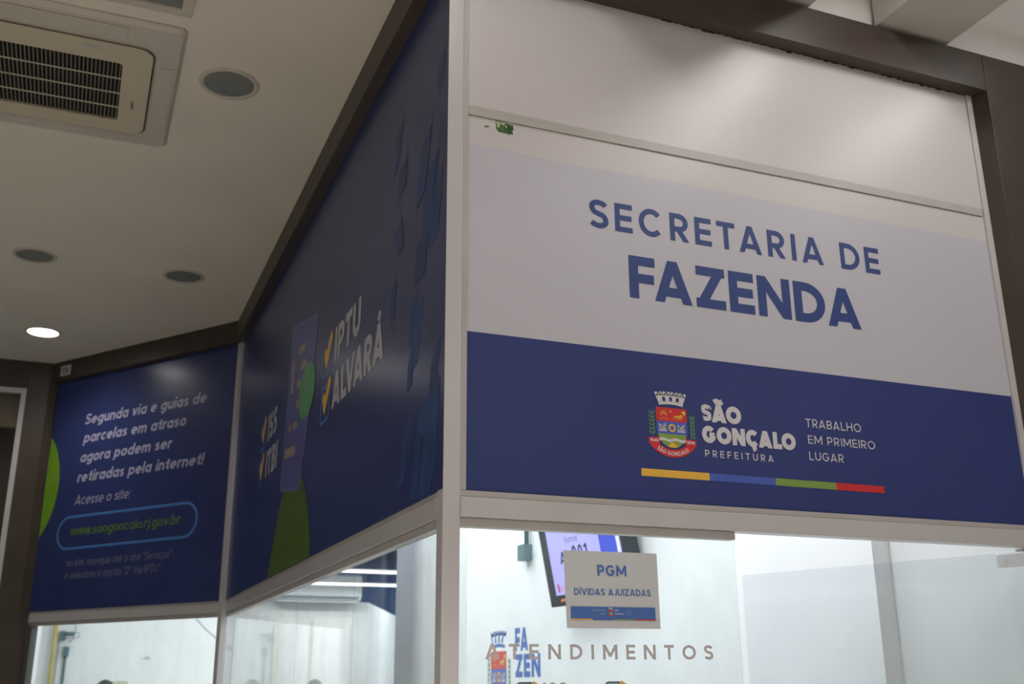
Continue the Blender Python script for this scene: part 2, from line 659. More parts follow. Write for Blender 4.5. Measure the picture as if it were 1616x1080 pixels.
        st([(0, .26), (w, .26)])
    elif ch == '6' or ch == '9':
        w = .64
        a = [arc(w / 2, .32, w / 2 - h, .32 - h, 0, 360, 24), spline([(h, .32), (w * .2, .68), (w * .7, 1)])]
        for p in a:
            if ch == '9':
                p = [(w - x, 1 - y) for x, y in p]
            st(p)
    elif ch == '8':
        w = .62
        st(arc(w / 2, .27, w / 2 - h, .27 - h, 0, 360, 24))
        st(arc(w / 2, .76, w / 2 - h - .03, .25 - h, 0, 360, 24))
    # ---- lower case, single-storey a, x-height XH
    elif ch in 'abdgpqo':
        w = .66
        cy, ry = XH / 2, XH / 2 - h
        st(arc(w / 2, cy, w / 2 - h, ry, 0, 360, 28), 0, -.4, 1.1)
        if ch == 'a':
            st([(w - h, 0), (w - h, XH)], 0)
        if ch == 'd':
            st([(w - h, 0), (w - h, 1.02)], 0, 0, 1.1)
        if ch == 'b':
            st([(h, 0), (h, 1.02)], 0, 0, 1.1)
        if ch == 'p':
            st([(h, -.27), (h, XH)], 0, -.4, 1)
        if ch == 'q':
            st([(w - h, -.27), (w - h, XH)], 0, -.4, 1)
        if ch == 'g':
            st([(w - h, XH), (w - h, -.02)] + arc(w / 2, -.02, w / 2 - h, .27 - h, 0, -140, 12), 0, -.4, 1)
    elif ch == 'c':
        w = .58
        st(arc(.33, XH / 2, .33 - h, XH / 2 - h, 48, 312, 22))
    elif ch == 'e':
        w = .66
        st(arc(w / 2, XH / 2, w / 2 - h, XH / 2 - h, 0, 310, 24))
        st([(h, XH / 2), (w - h * .2, XH / 2)])
    elif ch == 'h' or ch == 'n':
        w = .60
        st([(h, 0), (h, XH if ch == 'n' else 1.02)], 0, 0, 1.1)
        st(arc(w / 2, XH - w / 2, w / 2 - h, w / 2 - h, 180, 0, 14) + [(w - h, 0)])
    elif ch == 'm':
        w = .94
        r = (w - t) / 4
        st([(h, 0), (h, XH)])
        st(arc(h + r, XH - h - r, r, r, 180, 0, 12) + [(h + 2 * r, 0)])
        st(arc(h + 3 * r, XH - h - r, r, r, 180, 0, 12) + [(w - h, 0)])
    elif ch == 'u':
        w = .60
        st([(h, XH)] + arc(w / 2, w / 2, w / 2 - h, w / 2 - h, 180, 360, 14))
        st([(w - h, 0), (w - h, XH)])
    elif ch in 'iílj':
        w = t
        if ch == 'l':
            st([(h, 0), (h, 1.02)], 0, 0, 1.1)
        elif ch == 'i':
            st([(h, 0), (h, XH)])
            st([(h, .82), (h, .82 + t * 1.05)], 0, 0, 1.2)
        else:
            w = t + .08
            st([(w - h, XH), (w - h, -.1), (w - h - .06, -.2), (-.08, -.2)], 0, -.4, 1)
            st([(w - h, .82), (w - h, .82 + t * 1.05)], 0, 0, 1.2)
    elif ch == 'r':
        w = .38
        st([(h, 0), (h, XH)])
        st(arc(.30 + h * .4, XH - .30 + .0, .30 - h * .6, .30 - h, 180, 78, 10))
    elif ch == 's':
        w = .50
        k = XH
        st(spline([(w - h, k * .80), (w * .5, k - h), (h, k * .72), (w * .5, k * .51), (w - h, k * .27), (w * .5, h), (h * .8, k * .2)]))
    elif ch == 't':
        w = .40
        x = .14
        st([(x + h, .93), (x + h, .2)] + arc(x + h + .16, .2, .16, .2 - h, 180, 275, 8))
        st([(0, XH - h), (w, XH - h)])
    elif ch == 'v' or ch == 'w':
        n = 1 if ch == 'v' else 2
        ww = .58 if n == 1 else .44
        w = ww * n
        for k in range(n):
            x = k * ww
            st([(x + h * .7, XH + .0), (x + ww / 2, 0)], .12, 0, XH)
            st([(x + ww - h * .7, XH), (x + ww / 2, 0)], .12, 0, XH)
    elif ch == '.' or ch == ':':
        w = t
        st([(h, 0), (h, t)])
        if ch == ':':
            st([(h, XH - t), (h, XH)])
    elif ch == ',':
        w = t
        st([(h, t), (h * .4, -t)], 0, -.4, 1)
    elif ch == '!':
        w = t
        st([(h, 0), (h, t)])
        st([(h, .28), (h, 1)])
    elif ch == '"':
        w = t * 2.6
        st([(h, .72), (h, 1)])
        st([(w - h, .72), (w - h, 1)])
    elif ch == 'ª':
        w = .34
        st(arc(.15, .8, .12, .15, 0, 360, 14))
        st([(.29, .64), (.29, .97)])
    else:
        w = .4
    return S, w


KERN = {'ÇA': -.12, 'LO': -.07, 'ÃO': -.07, 'AV': -.15, 'LV': -.17, 'VA': -.15, 'FA': -.13, 'TA': -.09, 'PT': -.03, 'AR': .02, 'SÃ': -.06,
        'RI': .03, 'DA': -.05, 'RA': -.03, 'ET': -.02, 'BA': -.03, 'GA': -.03, 'AL': .01}


def layout(s, t, gap):
    x, quads = 0.0, []
    for i, ch in enumerate(s):
        strokes, w = glyph(ch, t)
        tt = t * .80 if ch == 'S' and t > .28 else t
        for si, (pts, ext, (lo, hi)) in enumerate(strokes):
            closed = len(pts) > 8 and (Vector(pts[0]) - Vector(pts[-1])).length < 1e-5
            for qi, q in enumerate(ribbon(pts[:-1] if closed else pts, tt, closed, ext)):
                c = clip_y(q, lo, hi)
                if c:
                    quads.append(([(x + p[0], p[1]) for p in c], si * 0.12 + (qi % 60) * 0.012 * (1 if t > .2 else 0)))
        x += w + (gap + KERN.get(s[i:i + 2], 0.0) if i < len(s) - 1 else 0)
    return quads, x


def coat_of_arms(pr, ox, oz, k, writing=True, pale=False):
    """The town's arms: crown, shield in three fields, branches and ribbon. (ox, oz) is the middle of the shield's top, k the scale."""
    def p(x, y):
        return (ox + x * k, oz + y * k)

    def poly(pts, m, layer=1):
        pr.poly([p(*q) for q in pts], m, layer)

    crown = 'paper_blue' if pale else 'print_white'
    # crown: walls flaring upwards, battlements, doors, base band
    def cr(u, v):            # u -1..1 across, v 0..1 up
        return (u * (.038 + .017 * v), .004 + .040 * v + .004 * (1 - u * u))
    for i in range(4):
        u0, u1 = -1 + i * .5, -1 + (i + 1) * .5
        poly([cr(u0 + .02, .30), cr(u1 - .02, .30), cr(u1 - .02, .78), cr(u0 + .02, .78)] if not pale else
             [cr(u0 + .02, .30), cr(u0 + .16, .30), cr(u0 + .16, .78), cr(u0 + .02, .78)], crown, 1)
        for a, b in ((.03, .19), (.31, .47)):
            poly([cr(u0 + a - .01, .74), cr(u0 + b, .74), cr(u0 + b, 1.02), cr(u0 + a, 1.02)], crown, 1)
        poly([cr(u0 + .1, .74), cr(u1 - .1, .74), cr(u1 - .1, .90), cr(u0 + .1, .90)], crown, 1)
    for i in range(3):
        c = -.5 + i * .5
        if not pale:
            poly([cr(c - .11, .32), cr(c + .11, .32), cr(c + .11, .55), cr(c + .05, .63), cr(c - .05, .63), cr(c - .11, .55)], 'navy_vinyl', 3)
        else:
            poly([cr(c - .05, .32), cr(c + .05, .32), cr(c + .05, .63), cr(c - .05, .63)], crown, 2)
    pr.line([p(*cr(-1 + i / 8, .16)) for i in range(17)], .0075 * k, crown, 2)
    if not pale:
        pr.line([p(*cr(-1 + i / 8, .275)) for i in range(17)], .0012 * k, 'print_white', 2)
    # shield outline
    def side(y):
        return .0515 if y > -.06 else .0515 * math.sqrt(max(0, 1 - ((y + .06) / .060) ** 2))
    def field(y0, y1, m, layer=1):
        n = 14
        ys = [y0 + (y1 - y0) * i / n for i in range(n + 1)]
        poly([(-side(y), y) for y in ys] + [(side(y), y) for y in reversed(ys)], m, layer)
    field(0, -.041, 'print_red')
    field(-.041, -.079, 'print_blue')
    field(-.079, -.1195, 'print_green')
    # red field: rising sun, star, hunting dog
    g = 'print_yellow'
    for i in range(7):
        a = R(20 + i * 23.3)
        pr.line([p(-.026 + .006 * math.cos(a), -.024 + .006 * math.sin(a)), p(-.026 + .0135 * math.cos(a), -.024 + .0175 * math.sin(a))], .0014 * k, g, 2)
    pr.line([p(-.026 + .0075 * math.cos(R(a)), -.026 + .0075 * math.sin(R(a))) for a in range(10, 171, 16)], .0014 * k, g, 2)
    pr.line([p(-.038, -.036), p(-.03, -.031), p(-.022, -.031), p(-.014, -.036)], .0014 * k, g, 2)
    star = []
    for i in range(10):
        r = .005 if i % 2 == 0 else .002
        star.append((-.002 + r * math.sin(PI * i / 5), -.0105 + r * math.cos(PI * i / 5)))
    poly(star, g, 2)
    pr.line([p(.008, -.030), p(.018, -.0255), p(.030, -.0245), p(.040, -.016)], .007 * k, g, 2)
    pr.ellipse(*p(.041, -.0135), .0065 * k, .007 * k, g, 2)
    pr.line([p(.007, -.034), p(.016, -.028)], .002 * k, g, 2)
    pr.line([p(.036, -.022), p(.034, -.033)], .003 * k, g, 2)
    pr.line([p(.021, -.026), p(.020, -.032), p(.034, -.032)], .002 * k, g, 2)
    # blue field: two works with chimneys, golden ring
    for s in (-1, 1):
        x = s * .031
        poly([(x - .012, -.061), (x + .012, -.061), (x + .012, -.056), (x + .005, -.053), (x + .004, -.058), (x - .004, -.055), (x - .012, -.058)], 'print_white', 2)
        for dx, top in ((-.010, -.049), (-.005, -.052), (.004, -.050), (.010, -.047)):
            poly([(x + dx - .0017, -.062), (x + dx + .0017, -.062), (x + dx + .0013, top), (x + dx - .0013, top)], 'print_white', 2)
        for i in range(6):
            xx = x - .011 + i * .0044
            poly([(xx - .0011, -.0675), (xx + .0011, -.0675), (xx + .0011, -.061), (xx - .0011, -.061)], 'print_white', 2)
        poly([(x - .013, -.0715), (x + .013, -.0715), (x + .013, -.068), (x - .013, -.068)], 'print_white', 2)
    pr.line([p(.0005 + .0095 * math.cos(2 * PI * i / 24), -.060 + .0095 * math.sin(2 * PI * i / 24)) for i in range(24)], .0055 * k, g, 2, closed=True)
    # green field: river, hill, sprig
    n = 16
    up_, lo_ = [], []
    for i in range(n + 1):
        x = -.044 + .088 * i / n
        wv = .0022 * math.sin(i * 2 * PI / 8)
        up_.append((x, -.0925 + wv))
        lo_.append((x, -.1005 + wv))
    for i in range(n):
        poly([up_[i], up_[i + 1], lo_[i + 1], lo_[i]], 'print_white', 2)
    poly([(-.017, -.117), (0, -.1195), (.017, -.117), (.004, -.1035), (-.004, -.1035)], g, 3)
    pr.line([p(0, -.104), p(0, -.086)], .0016 * k, g, 3)
    pr.line([p(-.004, -.09), p(0, -.094), p(.004, -.09)], .0012 * k, g, 3)
    # branches
    leaf = 'print_leaf'
    for s, wl, hl, top in ((-1, .0105, .0085, -.004), (1, .0085, .0040, -.010)):
        x = s * (.0665 if s < 0 else .0695)
        pr.line([p(x, top - .004), p(x - s * .002, -.088)], .0014 * k, leaf, 1)
        m_ = 6
        for i in range(m_):
            y = top - .020 - i * .0118
            for q in (-1, 1):
                poly([(x, y), (x + q * wl * .75, y + hl * .4), (x + q * wl, y + .013), (x + q * wl * .35, y + .008)], leaf, 1)
    # ribbon
    rd = 'print_red'
    def rb(a, rr):
        return (rr * math.sin(a) * 1.02, -.058 - (rr - .004) * math.cos(a))
    for i in range(12):
        a0, a1 = R(-52 + 104 * i / 12), R(-52 + 104 * (i + 1) / 12)
        poly([rb(a0, .071), rb(a1, .071), rb(a1, .094), rb(a0, .094)], rd, 2)
    poly([(-.080, -.093), (-.045, -.090), (-.042, -.108), (-.079, -.112)], rd, 1)
    poly([(.080, -.093), (.045, -.090), (.042, -.108), (.079, -.112)], rd, 1)
    if writing:
        pr.text('1646', *[ox - .0745 * k, ox - .0475 * k], oz - .1045 * k, .009 * k, 'print_white', t=.24, layer=3)
        pr.text('1890', *[ox + .0475 * k, ox + .0745 * k], oz - .1045 * k, .009 * k, 'print_white', t=.24, layer=3)
        def bend(q):
            a = (q[0]) / (.083)
            r = .0885 - q[1]
            x, y = rb(a, r)
            return p(x, y)
        pr.text('SÃO GONÇALO', -.0535, .0535, 0, .0115, 'print_white', t=.22, layer=4, gap=.10, arc=bend)


# ------------------------------------------------------------------ layout of the place (metres)
L = 4.1427                         # length of the side wall up to the bend
A3 = R(37.246)
D3 = Vector((-math.sin(A3), math.cos(A3), 0))      # along the oblique wall, away from the bend
N3 = Vector((-math.cos(A3), -math.sin(A3), 0))     # its face
B3 = Vector((0, L, 0))
S3 = 1.852
PO = 0.049                         # how far the beams stand out
ZC = 2.084                         # underside of the signs
ZB = 3.715                         # underside of the beams
ZT = 3.868                         # ceiling of the aisle
XR = 2.09                          # right end of the front sign


def t3(s, off=0.0, z=0.0):
    q = B3 + D3 * s + N3 * off
    return Vector((q.x, q.y, z))


def bend(off):
    """Corner of the side wall and the oblique wall, both pushed out by off."""
    q = B3 + N3 * off
    t = (-off - q.x) / D3.x
    q = q + D3 * t
    return Vector((q.x, q.y, 0))


def to_wall3(name, x0, x1, y0, y1, z0, z1, m, parent=None, bevel=0.0):
    """A box along the oblique wall: x is the distance from the bend, y the depth into the room."""
    bm = bmesh.new()
    add_box(bm, x0, x1, y0, y1, z0, z1, bevel)
    for v in bm.verts:
        q = t3(v.co.x, -v.co.y, v.co.z)
        v.co = q
    return link(name, bm, m, parent)


K = bend(PO)
P4 = (-1.183, 5.60)               # edge of the brown pillar at the far end

# ------------------------------------------------------------------ room shell
structure(box('floor', -5.0, 5.5, -7.0, 13.0, -0.05, 0.0, 'floor_tile'))
# aisle ceiling: concave outline along the beams
structure(prism('ceiling', [(-5.0, -7.0), (-PO + .01, -7.0), (-PO + .01, K.y), tuple(t3(1.86, PO - .01).xy), (P4[0], 5.62), (-5.0, 5.62)], ZT, ZT + 0.08, 'ceiling_paint'))
# hall ceiling in front of the sign: high white ceiling with slabs hanging below
structure(box('ceiling_hall', -PO, 5.5, -7.0, 0.12, 4.03, 4.09, 'white_paint'))
structure(box('ceiling_step', -PO - .012, -PO + .03, -7.0, -0.075, ZT - .01, 4.05, 'white_paint'))
for i, (a, b) in enumerate(((0.25, 0.62), (0.98, 1.34), (1.64, 1.974), (2.85, 3.2), (3.6, 3.95))):
    structure(box('ceiling_slab', a, b, -6.9, -0.02, 3.888, 4.035, 'slab_paint', bevel=0.002))
structure(box('wall_front_upper', -PO + .03, 5.5, 0.0, 0.10, 3.72, 4.04, 'white_paint'))
structure(box('wall_left', -5.05, -5.0, -7.0, 5.75, 0, 4.1, 'hall_wall'))
structure(box('wall_behind', -5.0, 5.5, -7.05, -7.0, 0, 4.1, 'hall_wall'))
structure(box('wall_right', 5.5, 5.55, -7.0, 0.2, 0, 4.1, 'hall_wall'))

# office interior shell
structure(box('wall_office_right', 1.95, 2.05, 0.66, 5.60, 0, 3.87, 'room_white'))
structure(prism('wall_office_right_front', [(2.03, .66), (2.118, .035), (2.20, .035), (2.20, .66)], 0, 3.87, 'room_white'))
structure(box('wall_office_back', -1.10, 1.80, 8.0, 8.10, 0, 2.62, 'room_white'))
structure(box('wall_office_left', -1.16, -1.06, 5.78, 8.10, 0, 3.87, 'room_white'))
structure(prism('wall_office_oblique', [(1.80, 8.0), (2.82, 10.40), (2.92, 10.40), (1.90, 8.0)], 0, 2.371, 'room_white'))
structure(box('wall_office_end', 2.0, 3.6, 5.50, 5.60, 0, 3.87, 'room_white'))
structure(box('wall_office_side', 3.55, 3.65, 5.60, 12.0, 0, 2.45, 'room_white'))
structure(box('wall_office_side_upper', 3.55, 3.65, 5.60, 12.0, 2.45, 3.87, 'navy_ceiling'))
structure(box('wall_office_far', -1.2, 3.65, 12.0, 12.1, 0, 2.45, 'room_white'))
structure(box('wall_office_far_upper', -1.2, 3.65, 12.0, 12.1, 2.45, 3.87, 'navy_ceiling'))
structure(prism('ceiling_office', [(0.03, 0.10), (3.65, 0.10), (3.65, 12.1), (-1.16, 12.1), (-1.16, 5.75), (0.03, 4.17)], 3.872, 3.93, 'navy_ceiling'))
bm = bmesh.new()
a = round_rect(0.652, 0.93, 2.35, 2.72, 0.05)
va = [bm.verts.new((x, y, 0)) for x, y in a]
vb = [bm.verts.new((x, y, 3.87)) for x, y in a]
for i in range(len(a)):
    bm.faces.new((va[i], va[(i + 1) % len(a)], vb[(i + 1) % len(a)], vb[i]))
bm.faces.new(va)
bm.faces.new(vb)
structure(link('column_office', bm, 'room_white', smooth=False), 'white round-edged column inside the office behind the corner post', 'column')

# ------------------------------------------------------------------ brown beams and pillars
structure(prism('trim_1', [(-PO, -0.05), (5.2, -0.05), (5.2, 0.03), (-PO, 0.03)], ZB - .006, 3.866, 'brown_laminate', bevel=0.002))
structure(prism('trim_2', [(-PO, 0.03), (0.02, 0.03), (0.02, L - .01), (K.x, K.y)], ZB + .008, 3.8675, 'brown_laminate', bevel=0.002))
e = t3(S3, PO)
structure(prism('trim_3', [(K.x, K.y), (0.02, L - .01), tuple(t3(S3 + .02, -.03).xy), tuple(e.xy)], ZB + .008, 3.8675, 'brown_laminate', bevel=0.002))
structure(prism('trim_4', [P4, (-1.128, 5.613), (-1.09, 5.66), (-1.15, 5.78), (-1.325, 5.78), (-1.325, P4[1])], 0.0, 3.8675, 'brown_laminate', bevel=0.002))
structure(box('trim_5', -5.0, -1.3255, 5.60, 5.70, 3.662, 3.8675, 'brown_laminate', bevel=0.002))
structure(prism('trim_6', [(2.115, -0.052), (2.405, -0.052), (2.405, 0.06), (2.0905, 0.06), (2.0905, 0.001)], 0.0, 3.862, 'brown_laminate', bevel=0.0015))

# ------------------------------------------------------------------ white metal frame of the shopfront
structure(box('trim_8', 0.0005, 0.049, 0.0, 0.05, 0.0, 3.72, 'white_metal', bevel=0.0025))           # corner post
bm = bmesh.new()
add_box(bm, -.024, .024, -.024, .024, 0.0, ZB + .01, 0.002)
bmesh.ops.rotate(bm, verts=bm.verts, cent=(0, 0, 0), matrix=Matrix.Rotation(A3 / 2, 3, 'Z'))
bmesh.ops.translate(bm, verts=bm.verts, vec=(-0.002, L + .004, 0))
structure(link('trim_9', bm, 'white_metal'))                                                          # post at the bend


def transom(name, put, a0, a1, sub=None):
    """Front face main rail with a bead above and a thinner glazing rail under it."""
    o = put(name, a0, a1, 0.0, 0.05, 2.0135, 2.067, 'white_metal', None, 0.0015)
    structure(o)
    put('glazing_bead', a0, a1, 0.004, 0.045, 2.0675, ZC, 'bead_metal', o, 0.001)
    s0, s1 = sub or (a0, a1)
    put('glazing_rail', s0, s1, 0.010, 0.042, 1.9895, 2.0130, 'bead_metal', o, 0.0015)
    return o


def put_front(name, a0, a1, d0, d1, z0, z1, m, parent, bevel):
    return box(name, a0, a1, d0, d1, z0, z1, m, parent, bevel)


def put_side(name, a0, a1, d0, d1, z0, z1, m, parent, bevel):
    return box(name, d0, d1, a0, a1, z0, z1, m, parent, bevel)


transom('trim_10', put_front, 0.0495, XR, (0.0495, 0.8985))
transom('trim_11', put_side, 0.0505, L - .025)
transom('trim_12', to_wall3, 0.026, S3 - .003)
structure(box('trim_13', 0.0495, 0.066, 0.003, 0.04, ZC + .0005, 3.712, 'bead_metal', bevel=0.001))
structure(box('trim_14', 2.066, XR, 0.003, 0.04, ZC + .0005, 3.712, 'white_metal', bevel=0.001))


# ------------------------------------------------------------------ glass
def window(name, put, spans, y0, m, label):
    root = empty(name, (0, 0, 0))
    structure(root, label, 'window')
    for a0, a1 in spans:
        put('pane', a0, a1, y0, y0 + .008, 0.0, 1.9892, m, root, 0.0)
    return root


window('window_1', put_front, [(0.056, 0.9005)], 0.022, 'glass', 'fixed glass pane with grey lettering left of the glass door')
window('window_2', put_side, [(0.0515, 1.014), (1.018, 1.990), (1.994, L - .028)], 0.022, 'glass_side', 'row of three butt-jointed panes under the side sign')
window('window_3', to_wall3, [(0.03, 0.928), (0.932, S3 - .05)], 0.022, 'glass', 'two panes under the oblique sign at the far left')
to_wall3('frame_side', S3 - .05, S3 - .004, 0.0, 0.05, 0.0, 1.989, 'frame_grey', bpy.data.objects['window_3'], 0.001)

# glass door standing ajar
root = empty('door_1', (2.072, 0.016, 0))
structure(root, 'frameless glass door standing ajar right of the fixed pane', 'door')
HX = Vector((2.072, 0.016, 0))
DD = Vector((1.629 - 2.072, 1.06 - .016, 0)).normalized()
DNv = Vector((DD.y, -DD.x, 0))


def along_door(name, a0, a1, d0, d1, z0, z1, m, bevel=0.0):
    bm = bmesh.new()
    add_box(bm, a0, a1, d0, d1, z0, z1, bevel)
    for v in bm.verts:
        q = HX + DD * v.co.x + DNv * v.co.y
        v.co = Vector((q.x, q.y, v.co.z))
    return link(name, bm, m, root)


along_door('pane', 0.0, 1.134, -.005, .005, 0.012, 2.004, 'door_glass')
pf = along_door('patch_fitting', -.006, 0.128, -.016, .016, 1.957, 2.006, 'steel', 0.008)
tag_bm = bmesh.new()
for s in (-1, 1):
    c = HX + DD * .098
    add_tube(tag_bm, [c + DNv * s * .0165 + Vector((0, 0, 1.978)), c + DNv * s * .0195 + Vector((0, 0, 1.978))], .006, 14)
link('bolt', tag_bm, 'steel', pf)
along_door('pivot', 0.01, 0.06, -.012, .012, 2.0062, 2.0132, 'bead_metal', 0.001)

# ------------------------------------------------------------------ FRONT SIGN
FF = Frame((0, 0.013, 0), (1, 0, 0))
fs = empty('fascia_sign', (1.05, 0.03, ZC), 'white and navy fascia sign reading SECRETARIA DE FAZENDA, right of the corner post', 'sign')
box('upper_board', 0.0665, 2.0655, 0.010, 0.03, 3.238, 3.709, 'white_board', fs, 0.001)
box('joint_strip', 0.068, 2.060, 0.0075, 0.03, 3.208, 3.2375, 'bead_metal', fs, 0.001)
box('lower_board', 0.0665, 2.0655, 0.013, 0.03, ZC + .0008, 3.2070, 'white_board', fs, 0.0005)
pr = Print(FF)
pr.poly([(.0667, 2.53), (2.0653, 2.53), (2.0653, 3.109), (1.2, 3.1085), (.80, 3.113), (.40, 3.106), (.18, 3.115), (.0667, 3.113)], 'white_vinyl', 0)
pr.build('white_vinyl', fs)
pr = Print(FF)
pr.rect(.0667, 2.0653, ZC + .001, 2.5305, 'navy_vinyl', 0)
pr.build('navy_band', fs)
pr = Print(FF, 0.001)
pr.text('SECRETARIA DE', .459, 1.556, 2.9085, .0945, 'navy_ink', t=.185, gap=.235)
pr.build('lettering', fs)
pr = Print(FF, 0.001)
pr.text('FAZENDA', .587, 1.449, 2.6985, .1375, 'navy_ink', t=.222, gap=.10)
pr.build('lettering', fs)
pr = Print(FF, 0.001)
pr.text('SÃO', .8095, .951, 2.336, .0545, 'print_white', t=.30, gap=.05)
pr.build('lettering', fs)
pr = Print(FF, 0.001)
pr.text('GONÇALO', .809, 1.143, 2.271, .0525, 'print_white', t=.30, gap=.05)
pr.build('lettering', fs)
pr = Print(FF, 0.001)
pr.text('PREFEITURA', .8155, 1.056, 2.2292, .0208, 'print_white', t=.15, gap=.50)
pr.build('lettering', fs)
pr = Print(FF, 0.001)
pr.text('TRABALHO', 1.187, 1.400, 2.349, .0272, 'print_white', t=.125, gap=.20)
pr.text('EM PRIMEIRO', 1.1905, 1.449, 2.2972, .0262, 'print_white', t=.125, gap=.20)
pr.text('LUGAR', 1.1895, 1.3195, 2.2455, .0262, 'print_white', t=.125, gap=.20)
pr.build('lettering', fs)
pr = Print(FF, 0.001)
coat_of_arms(pr, .7075, 2.3665, 1.0)
pr.build('coat_of_arms', fs)
pr = Print(FF, 0.001)
for a0, a1, m in ((.5995, .8255, 'print_yellow'), (.8255, 1.057, 'print_blue'), (1.057, 1.2805, 'print_green'), (1.2805, 1.4655, 'print_red')):
    pr.rect(a0, a1, 2.1585, 2.1805, m, 1)
pr.build('colour_bar', fs)
# torn remains of an old sticker under the joint
sf = Frame((0, 0.0127, 0), (1, 0, 0))
pr = Print(sf, 0.0004)
pts = [(.155, 3.206), (.187, 3.2035), (.214, 3.200), (.2115, 3.192), (.216, 3.187), (.209, 3.184), (.2115, 3.170), (.200, 3.1695), (.197, 3.162),
       (.1955, 3.169), (.178, 3.1705), (.166, 3.170), (.158, 3.178)]
pr.poly(pts, 'scrap_green', 1)
pr.poly([(.157, 3.205), (.186, 3.2025), (.181, 3.193), (.172, 3.198), (.168, 3.186), (.161, 3.183)], 'scrap_pale', 2)
pr.poly([(.184, 3.196), (.193, 3.194), (.190, 3.186)], 'scrap_pale', 2)
pr.poly([(.119, 3.181), (.128, 3.183), (.138, 3.181), (.128, 3.178), (.121, 3.176)], 'scrap_green', 1)
o = pr.build('torn_sticker')
tag(o, 'small torn green sticker scrap on the white board beside the corner post', 'sticker')
# ragged dark strip along the top of the board, drawing the beam's shadow line
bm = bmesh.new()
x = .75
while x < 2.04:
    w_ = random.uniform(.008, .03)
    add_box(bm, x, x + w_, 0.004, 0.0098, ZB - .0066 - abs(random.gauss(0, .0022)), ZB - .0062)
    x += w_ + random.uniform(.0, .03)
o = link('ragged_shadow_line', bm, 'dark_line', fs)

# ------------------------------------------------------------------ SIDE SIGN
FL = Frame((0, 0, 0), (0, -1, 0))
ss = empty('fascia_sign', (0.01, 2.0, ZC), 'long navy fascia sign with IPTU and ALVARÁ lettering left of the corner post', 'sign')
box('board', 0.0, 0.02, 0.0508, L - .027, ZC + .0008, 3.722, 'navy_vinyl_gloss', ss)
pr = Print(FL, 0.0002)
pr.rect(-.0507, -.0012, ZC + .0008, 3.716, 'navy_vinyl_gloss', 0)
pr.build('wrapped_edge', ss)
pr = Print(FL, 0.0004)
random.seed(11)
for k in range(26):
    y = random.uniform(0.03, .55)
    z = random.uniform(2.12, 2.95) if k < 18 else random.uniform(2.9, 3.4)
    ln = random.uniform(.10, .28)
    a = R(random.uniform(48, 66))
    wd = random.uniform(.04, .11)
    y = max(y, ln * .5 * math.cos(a) + .03)
    c_ = (-y, z)
    d_ = (math.cos(a) * ln / 2, math.sin(a) * ln / 2)
    z = c_[1]
    pr.poly([(c_[0] - d_[0], max(2.09, z - d_[1])), (c_[0] - d_[0] * .5 + wd * .7, max(2.095, z - d_[1] * .8)), (c_[0] + d_[0], z + d_[1]), (c_[0] + d_[0] * .2 - wd * .6, z + d_[1] * .6)], 'print_brush', k * .15)
pr.build('brush_pattern', ss)
pr = Print(FL, 0.0008)
pr.text('IPTU', -1.378, -.966, 2.8165, .141, 'print_grey', t=.235, gap=.10)
pr.build('lettering', ss)
pr = Print(FL, 0.0008)
pr.text('ALVARÁ', -1.392, -.634, 2.6235, .141, 'print_grey', t=.235, gap=.06)
pr.build('lettering', ss)
pr = Print(FL, 0.0008)
pr.text('ISS', -2.912, -2.652, 2.809, .143, 'print_grey', t=.235, gap=.12)
pr.build('lettering', ss)
pr = Print(FL, 0.0008)
pr.text('ITBI', -2.912, -2.578, 2.6165, .139, 'print_grey', t=.235, gap=.13)
pr.build('lettering', ss)
for ya, yb, z0, k in ((1.590, 1.43, 2.80, 1), (1.590, 1.43, 2.607, 1), (3.125, 2.985, 2.80, .9), (3.125, 2.985, 2.602, .9)):
    pr = Print(FL, 0.0008)
    w_ = ya - yb
    bx = round_rect(-ya, -yb - .01, z0, z0 + w_ * .92, .022, 4)
    pr.line(bx, .013, 'print_sky', 1, closed=True)
    pr.poly([(-ya + .018, z0 + .096), (-ya + .034, z0 + .124), (-ya + .054, z0 + .122), (-ya + .066, z0 + .104), (-yb - .030, z0 + .166), (-yb + .000, z0 + .168), (-yb + .010, z0 + .140), (-ya + .078, z0 + .030), (-ya + .068, z0 + .026)], 'print_yellow', 2)
    pr.build('tick_box', ss)
pr = Print(FL, 0.0008)
ph = [(-2.436, 2.481), (-2.40, 2.70), (-2.36, 3.05), (-2.330, 3.235), (-2.31, 3.252), (-2.28, 3.248), (-2.117, 3.214), (-1.78, 3.146), (-1.752, 3.135),
      (-1.748, 3.115), (-1.781, 2.868), (-1.845, 2.70), (-1.914, 2.539), (-1.975, 2.425), (-1.995, 2.412), (-2.02, 2.414), (-2.41, 2.470)]
pr.poly(ph, 'print_phone', 1)
pr.line(ph, .012, 'print_phone_edge', 2, closed=True)
wd = 'print_widget'
def blob(y, z, w_, h_, m=wd, lay=3):
    pr.poly([(-y + px, z + py - .10 * px) for px, py in round_rect(-w_ / 2, w_ / 2, -h_ / 2, h_ / 2, min(w_, h_) * .35, 4)], m, lay)
blob(2.07, 3.075, .15, .040)
blob(2.02, 2.985, .13, .042)
blob(2.10, 2.915, .11, .040)
blob(2.10, 2.820, .10, .042)
blob(2.27, 2.742, .07, .030)
blob(2.14, 2.728, .11, .036)
blob(2.24, 2.622, .27, .045)
blob(2.27, 2.99, .06, .16)
pr.ellipse(-1.912, 2.835, .172, .128, 'print_bubble', 4, rot=-.05)
pr.build('phone_illustration', ss)
pr = Print(FL, 0.0008)
pts = [(-2.66, ZC + .001)] + spline([(-2.66, ZC + .001), (-2.57, 2.21), (-2.44, 2.38), (-2.33, 2.458), (-2.14, 2.505), (-1.95, 2.463), (-1.80, 2.345), (-1.70, 2.19), (-1.675, ZC + .001)], 6)[1:]
pr.poly(pts, 'print_olive', 0)
pr.build('green_shape', ss)

